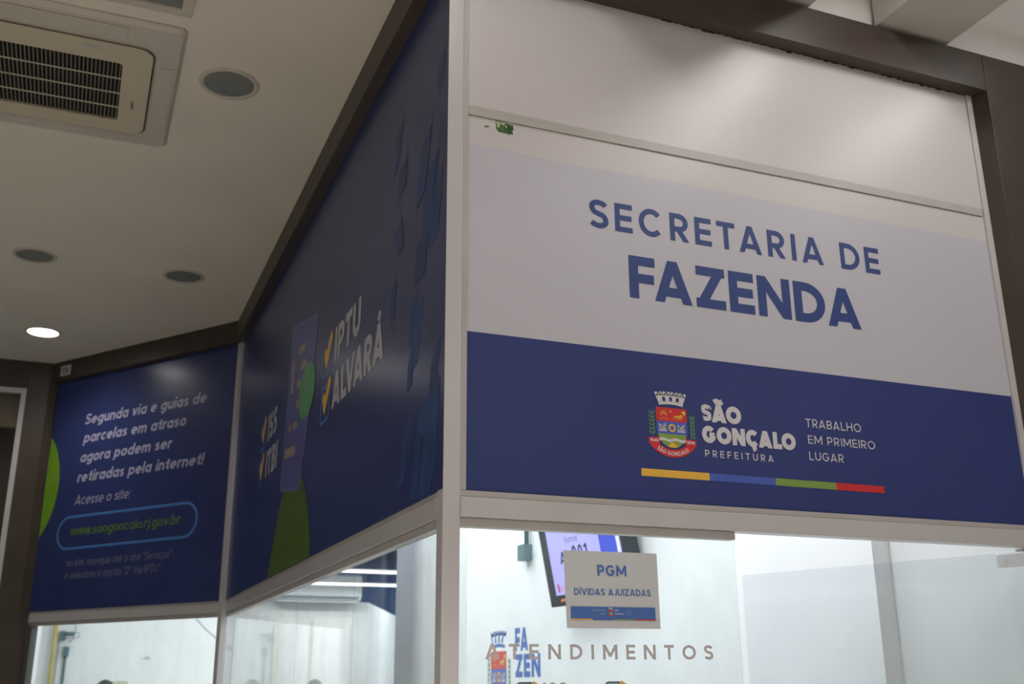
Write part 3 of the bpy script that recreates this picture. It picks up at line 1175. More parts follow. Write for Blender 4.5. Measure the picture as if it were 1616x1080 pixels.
# ------------------------------------------------------------------ OBLIQUE SIGN
F3 = Frame(B3, -D3)
os_ = empty('fascia_sign', t3(.9, -.01, ZC), 'navy fascia sign with a web address in a blue outline, at the far left', 'sign')
to_wall3('board', .026, S3, 0.0, 0.02, ZC + .0008, 3.722, 'navy_vinyl_gloss', os_)
pr = Print(F3, 0.0006)
SL = .20
pr.text('Segunda via e guias de', -1.502, -.305, 3.3665, .076, 'print_lilac', t=.185, slant=SL, gap=.10)
pr.build('lettering', os_)
pr = Print(F3, 0.0006)
pr.text('parcelas em atraso', -1.492, -.475, 3.233, .076, 'print_lilac', t=.185, slant=SL, gap=.10)
pr.build('lettering', os_)
pr = Print(F3, 0.0006)
pr.text('agora podem ser', -1.505, -.596, 3.093, .076, 'print_lilac', t=.185, slant=SL, gap=.10)
pr.build('lettering', os_)
pr = Print(F3, 0.0006)
pr.text('retiradas pela internet!', -1.510, -.285, 2.952, .076, 'print_lilac', t=.185, slant=SL, gap=.10)
pr.build('lettering', os_)
pr = Print(F3, 0.0006)
pr.text('Acesse o site:', -1.508, -.950, 2.7935, .068, 'print_lilac', t=.11, slant=SL, gap=.11)
pr.build('lettering', os_)
pr = Print(F3, 0.0006)
pr.line(round_rect(-1.648, -.297, 2.495, 2.713, .1085, 10), .0165, 'print_sky', 1, closed=True)
pr.build('outline_box', os_)
pr = Print(F3, 0.0006)
pr.text('www.saogoncalo.rj.gov.br', -1.515, -.449, 2.582, .066, 'print_url', t=.15, slant=.14, gap=.09)
pr.build('web_address', os_)
pr = Print(F3, 0.0006)
pr.text('no site, navegue até a aba "Serviços"', -1.516, -.500, 2.373, .052, 'print_dim_lilac', t=.12, slant=.1, gap=.10)
pr.text('e selecione a opção "2ª Via IPTU"', -1.519, -.590, 2.289, .052, 'print_dim_lilac', t=.12, slant=.1, gap=.10)
pr.build('small_print', os_)
pr = Print(F3, 0.0006)
cx_, cz_, rr = -2.06, 2.935, .40
pts = []
for k in range(-60, 61):
    a = R(k)
    x = -2.075 + .370 * math.cos(a)
    z = 2.955 + .455 * math.sin(a)
    if x >= -S3 + .001:
        pts.append((x, z))
pts += [(-S3 + .001, pts[-1][1]), (-S3 + .001, pts[0][1])]
pr.poly(pts, 'print_lime', 1)
pr.build('green_disc', os_)

# shop number plate on the brown beam
F3b = Frame(B3 + N3 * (PO + .0005), -D3)
pl = to_wall3('number_plate', 1.662, 1.772, -PO - .005, -PO - .0003, 3.752, 3.829, 'label_grey', None, 0.001)
tag(pl, 'small grey plate numbered 116 on the brown beam over the oblique sign', 'plate')
pr = Print(F3b, 0.0052)
pr.text('116', -1.750, -1.684, 3.768, .045, 'shop_dark', t=.16, gap=.16)
pr.build('number', pl)

# ------------------------------------------------------------------ neighbouring shop at the far left
w4 = empty('window_4', (-2.4, 5.62, 0))
structure(w4, 'white-framed window of the neighbouring shop at the far left edge', 'window')
bm = bmesh.new()
add_box(bm, -1.362, -1.3258, 5.602, 5.65, 0.0, 3.6615, 0.002)
add_box(bm, -4.9, -1.3625, 5.602, 5.65, 3.624, 3.6615, 0.002)
link('window_frame', bm, 'white_metal', w4)
box('pane', -4.9, -1.363, 5.625, 5.633, 0.0, 3.6235, 'shop_glass', w4)
structure(box('wall_neighbour_upper', -4.95, -1.33, 5.75, 5.80, 3.40, 3.86, 'beige_panel'))
structure(box('wall_neighbour', -4.95, -1.33, 6.20, 6.25, 0, 3.86, 'shop_dark'))
structure(box('ceiling_neighbour', -5.0, -1.2, 5.71, 6.25, 3.862, 3.92, 'shop_dark'))
# next shop to the right of the brown pillar
structure(box('wall_next', 2.41, 5.4, 0.035, 0.08, 0.0, 3.70, 'white_board'))

# ------------------------------------------------------------------ ceiling cassette air conditioner
ac = empty('ceiling_air_conditioner', (-1.168, 1.36, ZT), 'cream ceiling cassette air conditioner with a dark slatted grille', 'air conditioner')
x0, x1, y0, y1 = -1.640, -.697, .888, 1.830
bm = bmesh.new()
rings = []
for ins, z, r in ((0, 0.0, .03), (0.0, -.008, .03), (.014, -.022, .028), (.092, -.026, .045), (.094, -.020, .045)):
    rings.append([bm.verts.new((x, y, ZT + z)) for x, y in round_rect(x0 + ins, x1 - ins, y0 + ins * 1.15, y1 - ins, r)])
n = len(rings[0])
for a, b in zip(rings, rings[1:]):
    for i in range(n):
        bm.faces.new((a[i], a[(i + 1) % n], b[(i + 1) % n], b[i]))
bm.faces.new(rings[-1])
link('casing', bm, 'ac_body', ac)
gx0, gx1, gy0, gy1 = -1.535, -.803, 1.047, 1.716
ox0, ox1, oy0, oy1 = -1.430, -.907, 1.166, 1.622
bm = bmesh.new()
ro = round_rect(gx0, gx1, gy0, gy1, .055, 8)
ri = round_rect(ox0, ox1, oy0, oy1, .018, 8)
lo = [bm.verts.new((x, y, ZT - .031)) for x, y in ro]
lom = [bm.verts.new((x, y, ZT - .0265)) for x, y in round_rect(gx0 - .003, gx1 + .003, gy0 - .003, gy1 + .003, .057, 8)]
lt = [bm.verts.new((x, y, ZT - .0185)) for x, y in round_rect(gx0 - .003, gx1 + .003, gy0 - .003, gy1 + .003, .057, 8)]
li = [bm.verts.new((x, y, ZT - .031)) for x, y in ri]
lj = [bm.verts.new((x, y, ZT - .0205)) for x, y in ri]
n = len(ro)
for a, b in ((lt, lom), (lom, lo), (lo, li), (li, lj)):
    for i in range(n):
        bm.faces.new((a[i], a[(i + 1) % n], b[(i + 1) % n], b[i]))
gp = link('grille_panel', bm, 'ac_cream', ac)
box('intake', ox0 - .004, ox1 + .004, oy0 - .004, oy1 + .004, ZT - .0203, ZT - .0195, 'ac_dark', gp)
bm = bmesh.new()
nf = 36
for i in range(nf):
    x = ox0 + (ox1 - ox0) * (i + .5) / nf
    add_box(bm, x - .0019, x + .0019, oy0, oy1, ZT - .0285, ZT - .0225)
link('fins', bm, 'ac_fin', gp)
bm = bmesh.new()
for i in range(1, 4):
    y = oy0 + (oy1 - oy0) * i / 4
    add_box(bm, ox0, ox1, y - .0035, y + .0035, ZT - .0315, ZT - .0285)
link('grille_bars', bm, 'ac_cream', gp)
box('badge', -.862, -.852, 1.44, 1.50, ZT - .0322, ZT - .031, 'ac_fin', gp)
box('rating_sticker', -1.05, -.985, 1.07, 1.095, ZT - .0318, ZT - .031, 'label_grey', gp)
for a in ((-1.42, -.90, y0 + .035, y0 + .105), (-1.42, -.90, y1 - .082, y1 - .022), (x1 - .082, x1 - .022, 1.15, 1.60), (x0 + .022, x0 + .082, 1.15, 1.60)):
    box('louvre', a[0], a[1], a[2], a[3], ZT - .0285, ZT - .0235, 'ac_body', ac, 0.002)
# dark groove round the grille panel
bm = bmesh.new()
g0 = [bm.verts.new((x, y, ZT - .0268)) for x, y in round_rect(gx0 - .008, gx1 + .008, gy0 - .008, gy1 + .008, .06, 8)]
g1 = [bm.verts.new((x, y, ZT - .0268)) for x, y in round_rect(gx0 - .002, gx1 + .002, gy0 - .002, gy1 + .002, .056, 8)]
for i in range(n):
    bm.faces.new((g0[i], g0[(i + 1) % n], g1[(i + 1) % n], g1[i]))
link('groove', bm, 'dark_line', ac)

# framed ceiling panel beside it
hp = empty('ceiling_panel', (-1.0, .5, ZT), 'square white-framed ceiling panel with a dull grey pane beside the cassette unit', 'ceiling panel')
bm = bmesh.new()
for a in ((-1.305, -.695, .765, .803), (-1.305, -.695, .19, .228), (-.733, -.695, .228, .765), (-1.305, -1.267, .228, .765)):
    add_box(bm, a[0], a[1], a[2], a[3], ZT - .012, ZT - .0003, 0.002)
link('panel_frame', bm, 'ac_body', hp)
box('pane', -1.267, -.733, .228, .765, ZT - .004, ZT - .0004, 'frosted_lens', hp)

# ------------------------------------------------------------------ recessed downlights
def downlight(x, y, r, on, label, watts=None, cone=150):
    t = empty('downlight', (x, y, ZT), label, 'downlight', 'recessed downlights of the aisle ceiling')
    bm = bmesh.new()
    add_lathe(bm, (x, y, ZT), [(r, -.0003), (r * .985, -.006), (r * .93, -.009), (r * .85, -.008), (r * .82, -.004), (r * .82, -.0006)])
    link('rim', bm, 'ac_body', t, smooth=True)
    bm = bmesh.new()
    add_lathe(bm, (x, y, ZT), [(r * .815, -.0012), (r * .6, -.0045), (r * .3, -.006), (0, -.0065)])
    link('lens', bm, 'downlight_on' if on else 'frosted_lens', t, smooth=True)
    if on:
        ld = bpy.data.lights.new('downlight_beam', 'SPOT')
        ld.energy = watts or DOWNLIGHT_W
        ld.spot_size = R(cone)
        ld.spot_blend = 0.8
        ld.shadow_soft_size = 0.08
        ld.color = (1, .95, .88)
        lo_ = bpy.data.objects.new('downlight_beam', ld)
        COL.objects.link(lo_)
        lo_.parent = t
        lo_.location = (0, 0, -.03)


downlight(-.509, 1.211, .117, False, 'unlit downlight nearest to the ceiling air conditioner')
downlight(-1.258, 3.401, .117, False, 'unlit downlight midway back, left one of the middle pair')
downlight(-.461, 3.431, .117, False, 'unlit downlight midway back, near the side sign')
downlight(-1.234, 4.831, .117, True, 'lit downlight glowing white at the far end of the ceiling')
downlight(-.75, -3.3, .117, True, 'added unseen downlight behind the viewer, bouncing light off the floor', FLOOR_BOUNCE_W, 75)  # added out of view, lights the floor so it brightens the ceiling
downlight(-.42, -1.2, .117, True, 'added unseen downlight just before the corner post, bouncing light off the floor', FLOOR_BOUNCE_W * .7, 70)  # second added floor light, also out of view


# ------------------------------------------------------------------ hall lamps and office pendants, with added fill lamps
def strip_lamp(name, x, ya, yb, z, watts, label, cat, group, color=(1, .975, .96), axis='y', w=.05, cables=None):
    """A slim batten: housing, glowing diffuser and the light it gives."""
    cx, cy = (x, (ya + yb) / 2) if axis == 'y' else ((ya + yb) / 2, x)
    t = empty(name, (cx, cy, z), label, cat, group)
    ln = yb - ya
    hx, hy = (w / 2, ln / 2) if axis == 'y' else (ln / 2, w / 2)
    box('housing', cx - hx, cx + hx, cy - hy, cy + hy, z - .012, z, 'white_paint', t, .002)
    box('diffuser', cx - hx * .96, cx + hx * .96, cy - hy * .995, cy + hy * .995, z - .030, z - .0125, 'lamp_on', t, .004)
    ld = bpy.data.lights.new('lamp_light', 'AREA')
    ld.shape = 'RECTANGLE'
    ld.size, ld.size_y = hx * 2, hy * 2
    ld.energy = watts
    ld.color = color
    lo_ = bpy.data.objects.new('lamp_light', ld)
    COL.objects.link(lo_)
    lo_.parent = t
    lo_.location = (0, 0, -.034)
    if cables:
        for q in cables:
            px, py = (cx, q) if axis == 'y' else (q, cy)
            tube('cable', [(px, py, z), (px, py, 3.872)], .0015, 'wire_grey', t, 6)
    return t


G1 = 'batten lamps between the ceiling slabs'
for x, w_ in ((.10, .6), (1.49, 1), (2.35, .7)):
    strip_lamp('batten_lamp', x, -1.35, -.45, 4.028, HALL_TUBE_W * w_, 'white batten lamp in the gap between two hall ceiling slabs', 'lamp', G1)
G2 = 'added fill battens along the far aisle'  # unseen battens added for frontal light and floor bounce
for x, y, z, w_ in ((-3.4, -4.6, ZT - .001, .70), (-3.8, .4, ZT - .001, .32), (.80, -5.8, 4.028, .28), (2.35, -5.8, 4.028, .28), (4.5, -5.0, 4.028, .28)):
    strip_lamp('batten_lamp', x, y - .6, y + .6, z, AISLE_FILL_W * w_, 'added unseen fill lamp on the aisle ceiling away from the shopfront', 'lamp', G2)
G3 = 'added fill battens over the office waiting area'  # battens added above the visible range to brighten the interior
for y in (.75, 1.9, 3.1, 4.3, 5.3):
    strip_lamp('batten_lamp', y, .45, 1.75, 3.30, ROOM_FILL_W, 'added unseen batten lamp lighting the office waiting area', 'lamp', G3, (.96, 1.0, 1.0), 'x', cables=(.6, 1.6))
strip_lamp('batten_lamp', 8.7, 2.75, 3.45, 3.30, ROOM_FILL_W * 2.6, 'added unseen batten lamp lighting the far recess of the office', 'lamp', None, (.96, 1.0, 1.0), 'x', cables=(2.9, 3.3))  # hidden lamp added to brighten the oblique office wall
strip_lamp('batten_lamp', 10.6, 2.9, 3.5, 3.30, ROOM_FILL_W * 1.6, 'added unseen batten lamp lighting the far end of the office recess', 'lamp', None, (.96, 1.0, 1.0), 'x', cables=(3.0, 3.4))  # hidden lamp added to lift the far end of the recess
for y in (5.9, 7.0):
    strip_lamp('batten_lamp', y, -.75, .55, 3.30, ROOM_FILL_W * .58, 'added unseen batten lamp lighting the office back room', 'lamp', 'added fill battens over the office back room', (.96, 1.0, 1.0), 'x', cables=(-.6, .4))  # unseen lamps added to light the back wall
strip_lamp('batten_lamp', .24, 1.3, 3.7, 3.30, ROOM_FILL_W * 1.1, 'long added batten lamp, unseen, lighting the inside along the side panes', 'lamp', None, (.96, 1.0, 1.0), 'y', cables=(1.5, 3.5))  # unseen lamp added to brighten the column's side
strip_lamp('linear_pendant', 6.42, .60, 2.55, 2.533, PENDANT_W, 'slim glowing linear pendant seen through the side panes, upper of the two', 'lamp', 'linear pendants in the office', (.96, 1, 1), 'x', .045, (.8, 2.4))
strip_lamp('linear_pendant', 7.45, .60, 2.60, 2.515, PENDANT_W, 'slim glowing linear pendant seen through the side panes, just over the air conditioner', 'lamp', 'linear pendants in the office', (.96, 1, 1), 'x', .045, (.8, 2.4))

# ------------------------------------------------------------------ things on and behind the glass
gl = empty('glass_lettering', (.46, .02, 1.6), 'grey vinyl lettering reading ATENDIMENTOS on the fixed glass pane', 'lettering')
GF = Frame((0, 0.0215, 0), (1, 0, 0))
pr = Print(GF, 0.0003)
pr.letters('ATENDIMENTOS', .127, .806, 1.6565, .0385, 'lettering_grey', .185, .62, gl)
pr = Print(GF, 0.0003)
pr.letters('ISS', .2875, .355, 1.560, .0395, 'lettering_grey', .22, .22, gl)
for x in (.2105, .465):
    pr = Print(GF, 0.0003)
    pr.line(round_rect(x + .003, x + .052, 1.545, 1.598, .010, 4), .006, 'conduit_grey', 1, closed=True)
    pr.poly([(x + .012, 1.575), (x + .020, 1.582), (x + .028, 1.566), (x + .050, 1.6035), (x + .066, 1.594), (x + .030, 1.550)], 'print_yellow', 2)
    pr.build('tick_box', gl)

pg = empty('paper_notice', (.497, .015, 1.735), 'A4 paper notice reading PGM taped to the fixed glass pane', 'notice')
PF = Frame((0, 0.0205, 0), (1, 0, 0))


def paperpt(u, v):
    """u, v in 0..1 over the sheet, a little out of square like the hung sheet."""
    a = .3525 + .2875 * u + (1 - v) * (.0045 * (1 - u))
    b = 1.736 + .2045 * v + .001 * u
    return a, b


bm = bmesh.new()
nu = 12
for i in range(nu):
    for u0, u1 in ((i / nu, (i + 1) / nu),):
        vs = []
        for u, v, c in ((u0, 0, .004), (u1, 0, .004), (u1, 1, .001), (u0, 1, .001)):
            a, b = paperpt(u, v)
            vs.append(bm.verts.new(PF.at(a, b, c + .0006 * math.sin(PI * u))))
        bm.faces.new(vs)
bmesh.ops.remove_doubles(bm, verts=bm.verts, dist=1e-5)
bmesh.ops.solidify(bm, geom=bm.faces[:], thickness=.0006)
link('sheet', bm, 'paper', pg)


class PaperPrint(Print):
    def build(self, name, parent=None):
        f = self.f
        class W:
            n = f.n
            @staticmethod
            def at(a, b, c=0):
                u = (a - .3525) / .2875
                v = (b - 1.736) / .2045
                a2, b2 = paperpt(u, v)
                return f.at(a2, b2, c + .004 - .003 * v + .0006 * math.sin(PI * min(1, max(0, u))))
        self.f = W
        return Print.build(self, name, parent)


pr = PaperPrint(PF, .0010)
pr.text('PGM', .4515, .5405, 1.8745, .0295, 'paper_blue', t=.19, gap=.14)
pr.text('DÍVIDAS AJUIZADAS', .378, .6135, 1.8225, .0178, 'paper_blue', t=.17, gap=.15)
pr.build('lettering', pg)
pr = PaperPrint(PF, .0010)
pr.rect(.3655, .6255, 1.7605, 1.7925, 'paper_blue', 1)
for i, m in enumerate(('print_yellow', 'print_blue', 'print_green', 'print_red')):
    pr.rect(.3655 + i * .065, .3655 + (i + 1) * .065, 1.7575, 1.7605, m, 1)
coat_of_arms(pr, .486, 1.785, .12, writing=False)
pr.text('SECRETARIA', .432, .470, 1.7815, .0028, 'print_grey', t=.2, layer=2)
pr.text('PGM', .455, .469, 1.7725, .0028, 'print_grey', t=.2, layer=2)
pr.text('SÃO', .498, .510, 1.7815, .0032, 'print_white', t=.3, layer=2)
pr.text('GONÇALO', .498, .527, 1.7730, .0032, 'print_white', t=.3, layer=2)
pr.text('TRABALHO', .534, .550, 1.7825, .0018, 'print_grey', t=.14, layer=2)
pr.text('EM PRIMEIRO', .534, .554, 1.7760, .0018, 'print_grey', t=.14, layer=2)
pr.text('LUGAR', .536, .546, 1.7695, .0018, 'print_grey', t=.14, layer=2)
pr.build('printed_band', pg)

# television on the office wall, tilted down
TW, TH = .885, .53
tv_o = Vector((1.79, 3.30, 2.021))
SWV = R(7)
tilt = R(11)
TF = Frame(tv_o, (math.sin(SWV), -math.cos(SWV), 0), (-math.sin(tilt) * math.cos(SWV), -math.sin(tilt) * math.sin(SWV), math.cos(tilt)))
tv = empty('television', (1.9, 2.92, 2.4), 'black television showing ticket A 001 on the office wall behind the paper notice', 'television')


def on_frame(name, fr, a0, a1, b0, b1, c0, c1, m, parent, bevel=0.0):
    bm = bmesh.new()
    add_box(bm, a0, a1, b0, b1, c0, c1, bevel)
    for v in bm.verts:
        v.co = fr.at(v.co.x, v.co.y, v.co.z)
    return link(name, bm, m, parent)


bez = on_frame('casing', TF, 0, TW, 0, TH, -.07, 0.0, 'tv_black', tv, .008)
sc = on_frame('screen', TF, .085, TW - .065, .065, TH - .060, 0.0002, .002, 'screen_lilac', tv)
pr = Print(TF, .0022)
pr.rect(.625, .785, .25, TH - .061, 'screen_blue', 1)
pr.rect(.786, .815, .25, TH - .061, 'screen_white', 1)
pr.rect(.12, .24, .085, .115, 'screen_pink', 1)
pr.rect(.12, .135, .082, .130, 'print_red', 2)
pr.text('Normal', .275, .415, .352, .040, 'screen_grey', t=.17, layer=2, gap=.1)
pr.text('A', .195, .262, .238, .070, 'screen_ink', t=.19, layer=2)
pr.text('001', .335, .495, .252, .080, 'screen_ink', t=.19, layer=2, gap=.22)
pr.rect(.65, .80, .236, .246, 'screen_white', 2)
pr.build('picture', sc)
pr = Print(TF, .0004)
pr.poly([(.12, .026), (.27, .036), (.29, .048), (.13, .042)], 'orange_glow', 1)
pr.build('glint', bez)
on_frame('wall_bracket', TF, TW * .38, TW * .62, .16, .38, -.085, -.0702, 'tv_black', tv)
ap = TF.at(TW * .5, .27, -.082)
tube('arm', [ap, (1.944, ap.y, ap.z)], .018, 'tv_black', tv)
box('wall_plate', 1.940, 1.9498, ap.y - .10, ap.y + .10, ap.z - .12, ap.z + .12, 'tv_black', tv)

# socket box with its conduit
sk = empty('socket_box', (1.94, 4.02, 2.36), 'grey socket box at the end of a conduit left of the television', 'socket')
sb = box('box', 1.885, 1.9495, 3.945, 4.055, 2.375, 2.478, 'conduit_grey', sk, .004)
for z in (2.395, 2.425, 2.452):
    box('outlet', 1.895, 1.925, 4.0552, 4.0580, z - .009, z + .011, 'ac_white', sb)
tube('conduit', [(1.925, 3.985, 2.477), (1.925, 3.985, 3.86)], .016, 'conduit_grey', sk, 12)
tube('cable', [(1.93, 3.90, 2.40), (1.94, 3.885, 2.6), (1.94, 3.88, 3.86)], .004, 'ac_white', sk, 8)

# arms and lettering painted on the office wall
WF = Frame((1.95, 0, 0), (0, -1, 0))
wd_ = empty('wall_lettering', (1.948, 4.3, 1.62), 'blue FA ZEN lettering and town arms on the white office wall', 'lettering')
pr = Print(WF, .0006, .0004)
coat_of_arms(pr, -4.565, 1.807, 2.86, writing=False, pale=True)
pr.build('coat_of_arms', wd_)
pr = Print(WF, .0006)
pr.text('FA', -4.262, -4.035, 1.800, .150, 'paper_blue', t=.25, gap=.14)
pr.text('ZEN', -4.257, -3.838, 1.632, .147, 'paper_blue', t=.25, gap=.12)
pr.build('lettering', wd_)

# split air conditioner on the office back wall
sa = empty('wall_air_conditioner', (1.35, 7.9, 2.36), 'white split air conditioner on the office back wall behind the side panes', 'air conditioner')
bm = bmesh.new()
prof = [(8.0, 2.372), (7.90, 2.360), (7.815, 2.372), (7.785, 2.415), (7.79, 2.60), (7.83, 2.625), (8.0, 2.625)]
a = [bm.verts.new((0.93, y, z)) for y, z in prof]
b = [bm.verts.new((1.775, y, z)) for y, z in prof]
bm.faces.new(a)
bm.faces.new(b)
for i in range(len(prof)):
    j = (i + 1) % len(prof)
    bm.faces.new((a[i], a[j], b[j], b[i]))
link('body', bm, 'ac_white', sa)
box('outlet_slot', 0.96, 1.74, 7.785, 7.84, 2.388, 2.404, 'wire_grey', sa)
box('flap', 0.96, 1.74, 7.80, 7.86, 2.352, 2.362, 'ac_white', sa, .002)

# white door leaf in the office back wall and its beige edge strip
d2 = empty('door_2', (1.3, 8.0, 0))
structure(d2, 'plain white door leaf in the office back wall', 'door')
box('leaf', .98, 1.72, 7.975, 7.999, 0.0, 2.20, 'white_paint', d2, .003)
box('edge_strip', 1.325, 1.350, 7.965, 7.9745, 0.0, 2.19, 'print_cream', d2)

# pipes, conduits and fittings on the wall behind the oblique panes
yp = 7.94
tube('yellow_pipe', [(-.955, yp, 0.0), (-.955, yp, 3.86)], .020, 'yellow_pipe', None, 14)
tag(bpy.data.objects['yellow_pipe'], 'yellow pipe running up the office wall behind the far left pane', 'pipe')
cb = empty('wall_camera', (-.90, 7.97, 2.02), 'small grey camera with loose wires beside the yellow pipe', 'camera')
box('mount', -.918, -.868, 7.955, 7.999, 1.985, 2.065, 'conduit_grey', cb, .004)
bm = bmesh.new()
add_tube(bm, [(-.868, 7.95, 2.035), (-.85, 7.92, 2.037), (-.80, 7.90, 2.037)], [.018, .020, .020], 12)
link('camera_head', bm, 'conduit_grey', cb, smooth=True)
for pts in ([(-.86, 7.95, 2.36), (-.83, 7.96, 2.18), (-.79, 7.95, 2.10), (-.79, 7.93, 2.05)], [(-.80, 7.9, 2.04), (-.755, 7.92, 2.05), (-.755, 7.93, 2.015), (-.80, 7.94, 2.00), (-.86, 7.95, 2.005)], [(-.80, 7.92, 2.02), (-.81, 7.94, 1.985), (-.84, 7.95, 1.965)], [(-.93 + .012, 7.985, 1.985), (-.922, 7.985, 0.2)]):
    tube('wire', pts, .0035, 'wire_grey', cb, 8)
sw = empty('switch_box', (-.85, 7.97, 1.86), 'grey switch box on top of a conduit right of the yellow pipe', 'switch')
box('box', -.873, -.828, 7.95, 7.999, 1.848, 1.928, 'conduit_grey', sw, .004)
tube('conduit', [(-.853, 7.98, 1.848), (-.853, 7.98, 0.0)], .012, 'conduit_grey', sw, 10)
hk = empty('wall_hook', (-.155, 7.99, 1.84), 'small white hook on the office wall behind the right far pane', 'hook')
box('hook_plate', -.19, -.125, 7.990, 7.9995, 1.832, 1.848, 'ac_white', hk, .003)
tube('hook_peg', [(-.15, 7.99, 1.842), (-.15, 7.965, 1.842), (-.15, 7.955, 1.865)], .006, 'ac_white', hk, 8)
tube('slack_wire', [(.24, 7.993, 2.20), (.34, 7.992, 2.10), (.50, 7.992, 1.975), (.62, 7.993, 1.90)], .0028, 'label_grey', None, 8)
tag(bpy.data.objects['slack_wire'], 'thin grey wire sloping across the office wall beside the bend post', 'wire')

# cabinet with a box on it, behind the first person
cbn = empty('filing_cabinet', (-.30, 7.70, 0), 'grey four-drawer filing cabinet against the office back wall', 'cabinet')
box('carcass', -.53, -.07, 7.45, 7.95, 0.0, 1.33, 'cabinet_grey', cbn, .004)
for i in range(4):
    dr = box('drawer', -.515, -.085, 7.430, 7.4495, .05 + i * .315, .05 + i * .315 + .295, 'cabinet_grey', cbn, .004)
    tube('handle', [(-.36, 7.430, .25 + i * .315), (-.36, 7.410, .25 + i * .315), (-.24, 7.410, .25 + i * .315), (-.24, 7.430, .25 + i * .315)], .006, 'steel', dr, 8)
cx = box('cardboard_box', -.455, -.33, 7.50, 7.80, 1.3305, 1.632, 'card_box', None, .003)
tag(cx, 'pale cardboard box standing on the filing cabinet beside the first head', 'box')
box('tape', -.415, -.37, 7.4985, 7.80, 1.632, 1.633, 'ac_cream', cx)


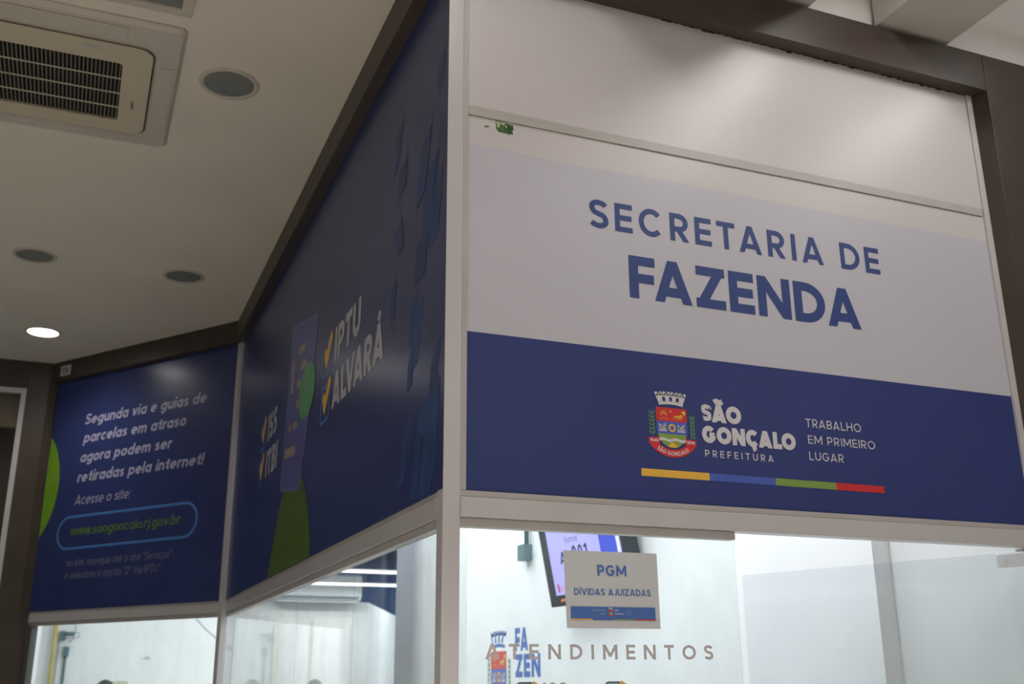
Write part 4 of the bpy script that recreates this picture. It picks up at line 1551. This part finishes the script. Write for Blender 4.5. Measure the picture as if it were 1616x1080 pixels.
# ------------------------------------------------------------------ people behind the glass (only the tops of the heads show)
def person(x, y, height, yaw, shirt, hair, label):
    k = height / 1.72
    root = empty('person', (x, y, 0), label, 'person', None)
    V, E, RAD = [], [], []

    def v(px, py, pz, r, prev=None):
        V.append((px * k, py * k, pz * k))
        RAD.append(r * k)
        if prev is not None:
            E.append((prev, len(V) - 1))
        return len(V) - 1
    pel = v(0, 0, .95, .135)
    wa = v(0, .01, 1.10, .120, pel)
    ch = v(0, .01, 1.30, .135, wa)
    sh = v(0, 0, 1.42, .085, ch)
    nk = v(0, .0, 1.50, .052, sh)
    v(0, -.01, 1.56, .050, nk)
    for s in (-1, 1):
        hp_ = v(s * .09, 0, .90, .085, pel)
        kn = v(s * .10, -.01, .50, .056, hp_)
        an = v(s * .10, .02, .09, .038, kn)
        v(s * .11, -.15, .035, .033, an)
        so = v(s * .175, 0, 1.40, .058, sh)
        el = v(s * .235, .02, 1.12, .040, so)
        wr = v(s * .245, -.07, .88, .027, el)
        pm = v(s * .245, -.085, .82, .026, wr)
        for f in range(4):
            f0 = v(s * .245, -.115 + f * .021, .775 - .006 * abs(f - 1.5), .0095, pm)
            f1 = v(s * .240, -.113 + f * .020, .735 - .006 * abs(f - 1.5), .0085, f0)
            v(s * .228, -.110 + f * .019, .705, .0075, f1)
        th = v(s * .235, -.125, .825, .011, pm)
        v(s * .230, -.140, .785, .009, th)
    me = bpy.data.meshes.new('body')
    me.from_pydata(V, E, [])
    for m in ('skin', shirt, 'trousers'):
        me.materials.append(MATS[m])
    o = bpy.data.objects.new('body_source', me)
    COL.objects.link(o)
    md = o.modifiers.new('skin', 'SKIN')
    md.use_smooth_shade = True
    for i, sv in enumerate(me.skin_vertices[0].data):
        sv.radius = (RAD[i], RAD[i] * (.72 if i in (1, 2, 0) else 1))
        sv.use_root = (i == 0)
    o.modifiers.new('sub', 'SUBSURF').levels = 1
    dg = bpy.context.evaluated_depsgraph_get()
    bm = bmesh.new()
    bm.from_mesh(bpy.data.meshes.new_from_object(o.evaluated_get(dg)))
    bpy.data.objects.remove(o)
    # head: shaped ellipsoid with brow, nose and chin joined into the body mesh
    hv = bmesh.ops.create_uvsphere(bm, u_segments=28, v_segments=20, radius=1.0)['verts']
    for q in hv:
        c = q.co
        w_ = .076 * (1 - .22 * max(0, -c.z) ** 1.5)
        f_ = .096 if c.y < 0 else .098
        px, py, pz = c.x * w_, c.y * f_, c.z * .115
        nose = math.exp(-((c.x / .16) ** 2 + ((c.z + .12) / .2) ** 2)) if c.y < -.3 else 0
        eye = math.exp(-(((abs(c.x) - .38) / .16) ** 2 + ((c.z - .02) / .12) ** 2)) if c.y < -.3 else 0
        lip = math.exp(-((c.x / .30) ** 2 + ((c.z + .50) / .08) ** 2)) if c.y < -.3 else 0
        py += -.020 * nose + .008 * eye - .005 * lip
        q.co = Vector((px, py - .012, pz + 1.603)) * k
    for s in (-1, 1):
        ev = bmesh.ops.create_uvsphere(bm, u_segments=10, v_segments=8, radius=1.0)['verts']
        for q in ev:
            q.co = Vector((s * .076 + q.co.x * .010, .004 + q.co.y * .018, 1.60 + q.co.z * .031)) * k
    for f in bm.faces:
        c = f.calc_center_median() / k
        f.material_index = 0 if (c.z > 1.47 or (abs(c.x) > .19 and c.z < 1.22)) else (1 if c.z > .94 else 2)
    rot = Matrix.Translation((x, y, 0)) @ Matrix.Rotation(yaw, 4, 'Z')
    bmesh.ops.transform(bm, matrix=rot, verts=bm.verts)
    me2 = bpy.data.meshes.new('body')
    bm.to_mesh(me2)
    bm.free()
    link_mesh('body', me2, ['skin', shirt, 'trousers'], root, True)
    bm = bmesh.new()
    hv = bmesh.ops.create_uvsphere(bm, u_segments=36, v_segments=24, radius=1.0)['verts']
    kill = []
    for q in hv:
        c = q.co.copy()
        line = .42 if c.y < -.35 else (-.15 if c.y < .25 else -.62)
        wob = .035 * math.sin(c.x * 19 + c.y * 13) * math.sin(c.z * 11 + c.x * 7)
        q.co = Vector((c.x * (.083 + wob * .06), c.y * (.104 + wob * .08) - .008, c.z * (.120 + wob * .06) + 1.601)) * k
        if c.z < line:
            kill.append(q)
    bmesh.ops.delete(bm, geom=kill, context='VERTS')
    bmesh.ops.transform(bm, matrix=rot, verts=bm.verts)
    link('hair', bm, hair, root, smooth=True)
    return root


person(-.545, 6.60, 1.640, R(20), 'shirt_blue', 'hair_dark', 'dark-haired person standing behind the far left pane')
person(1.18, 6.95, 1.638, R(-160), 'shirt_white', 'hair_grey', 'grey-haired person standing behind the side panes under the air conditioner')
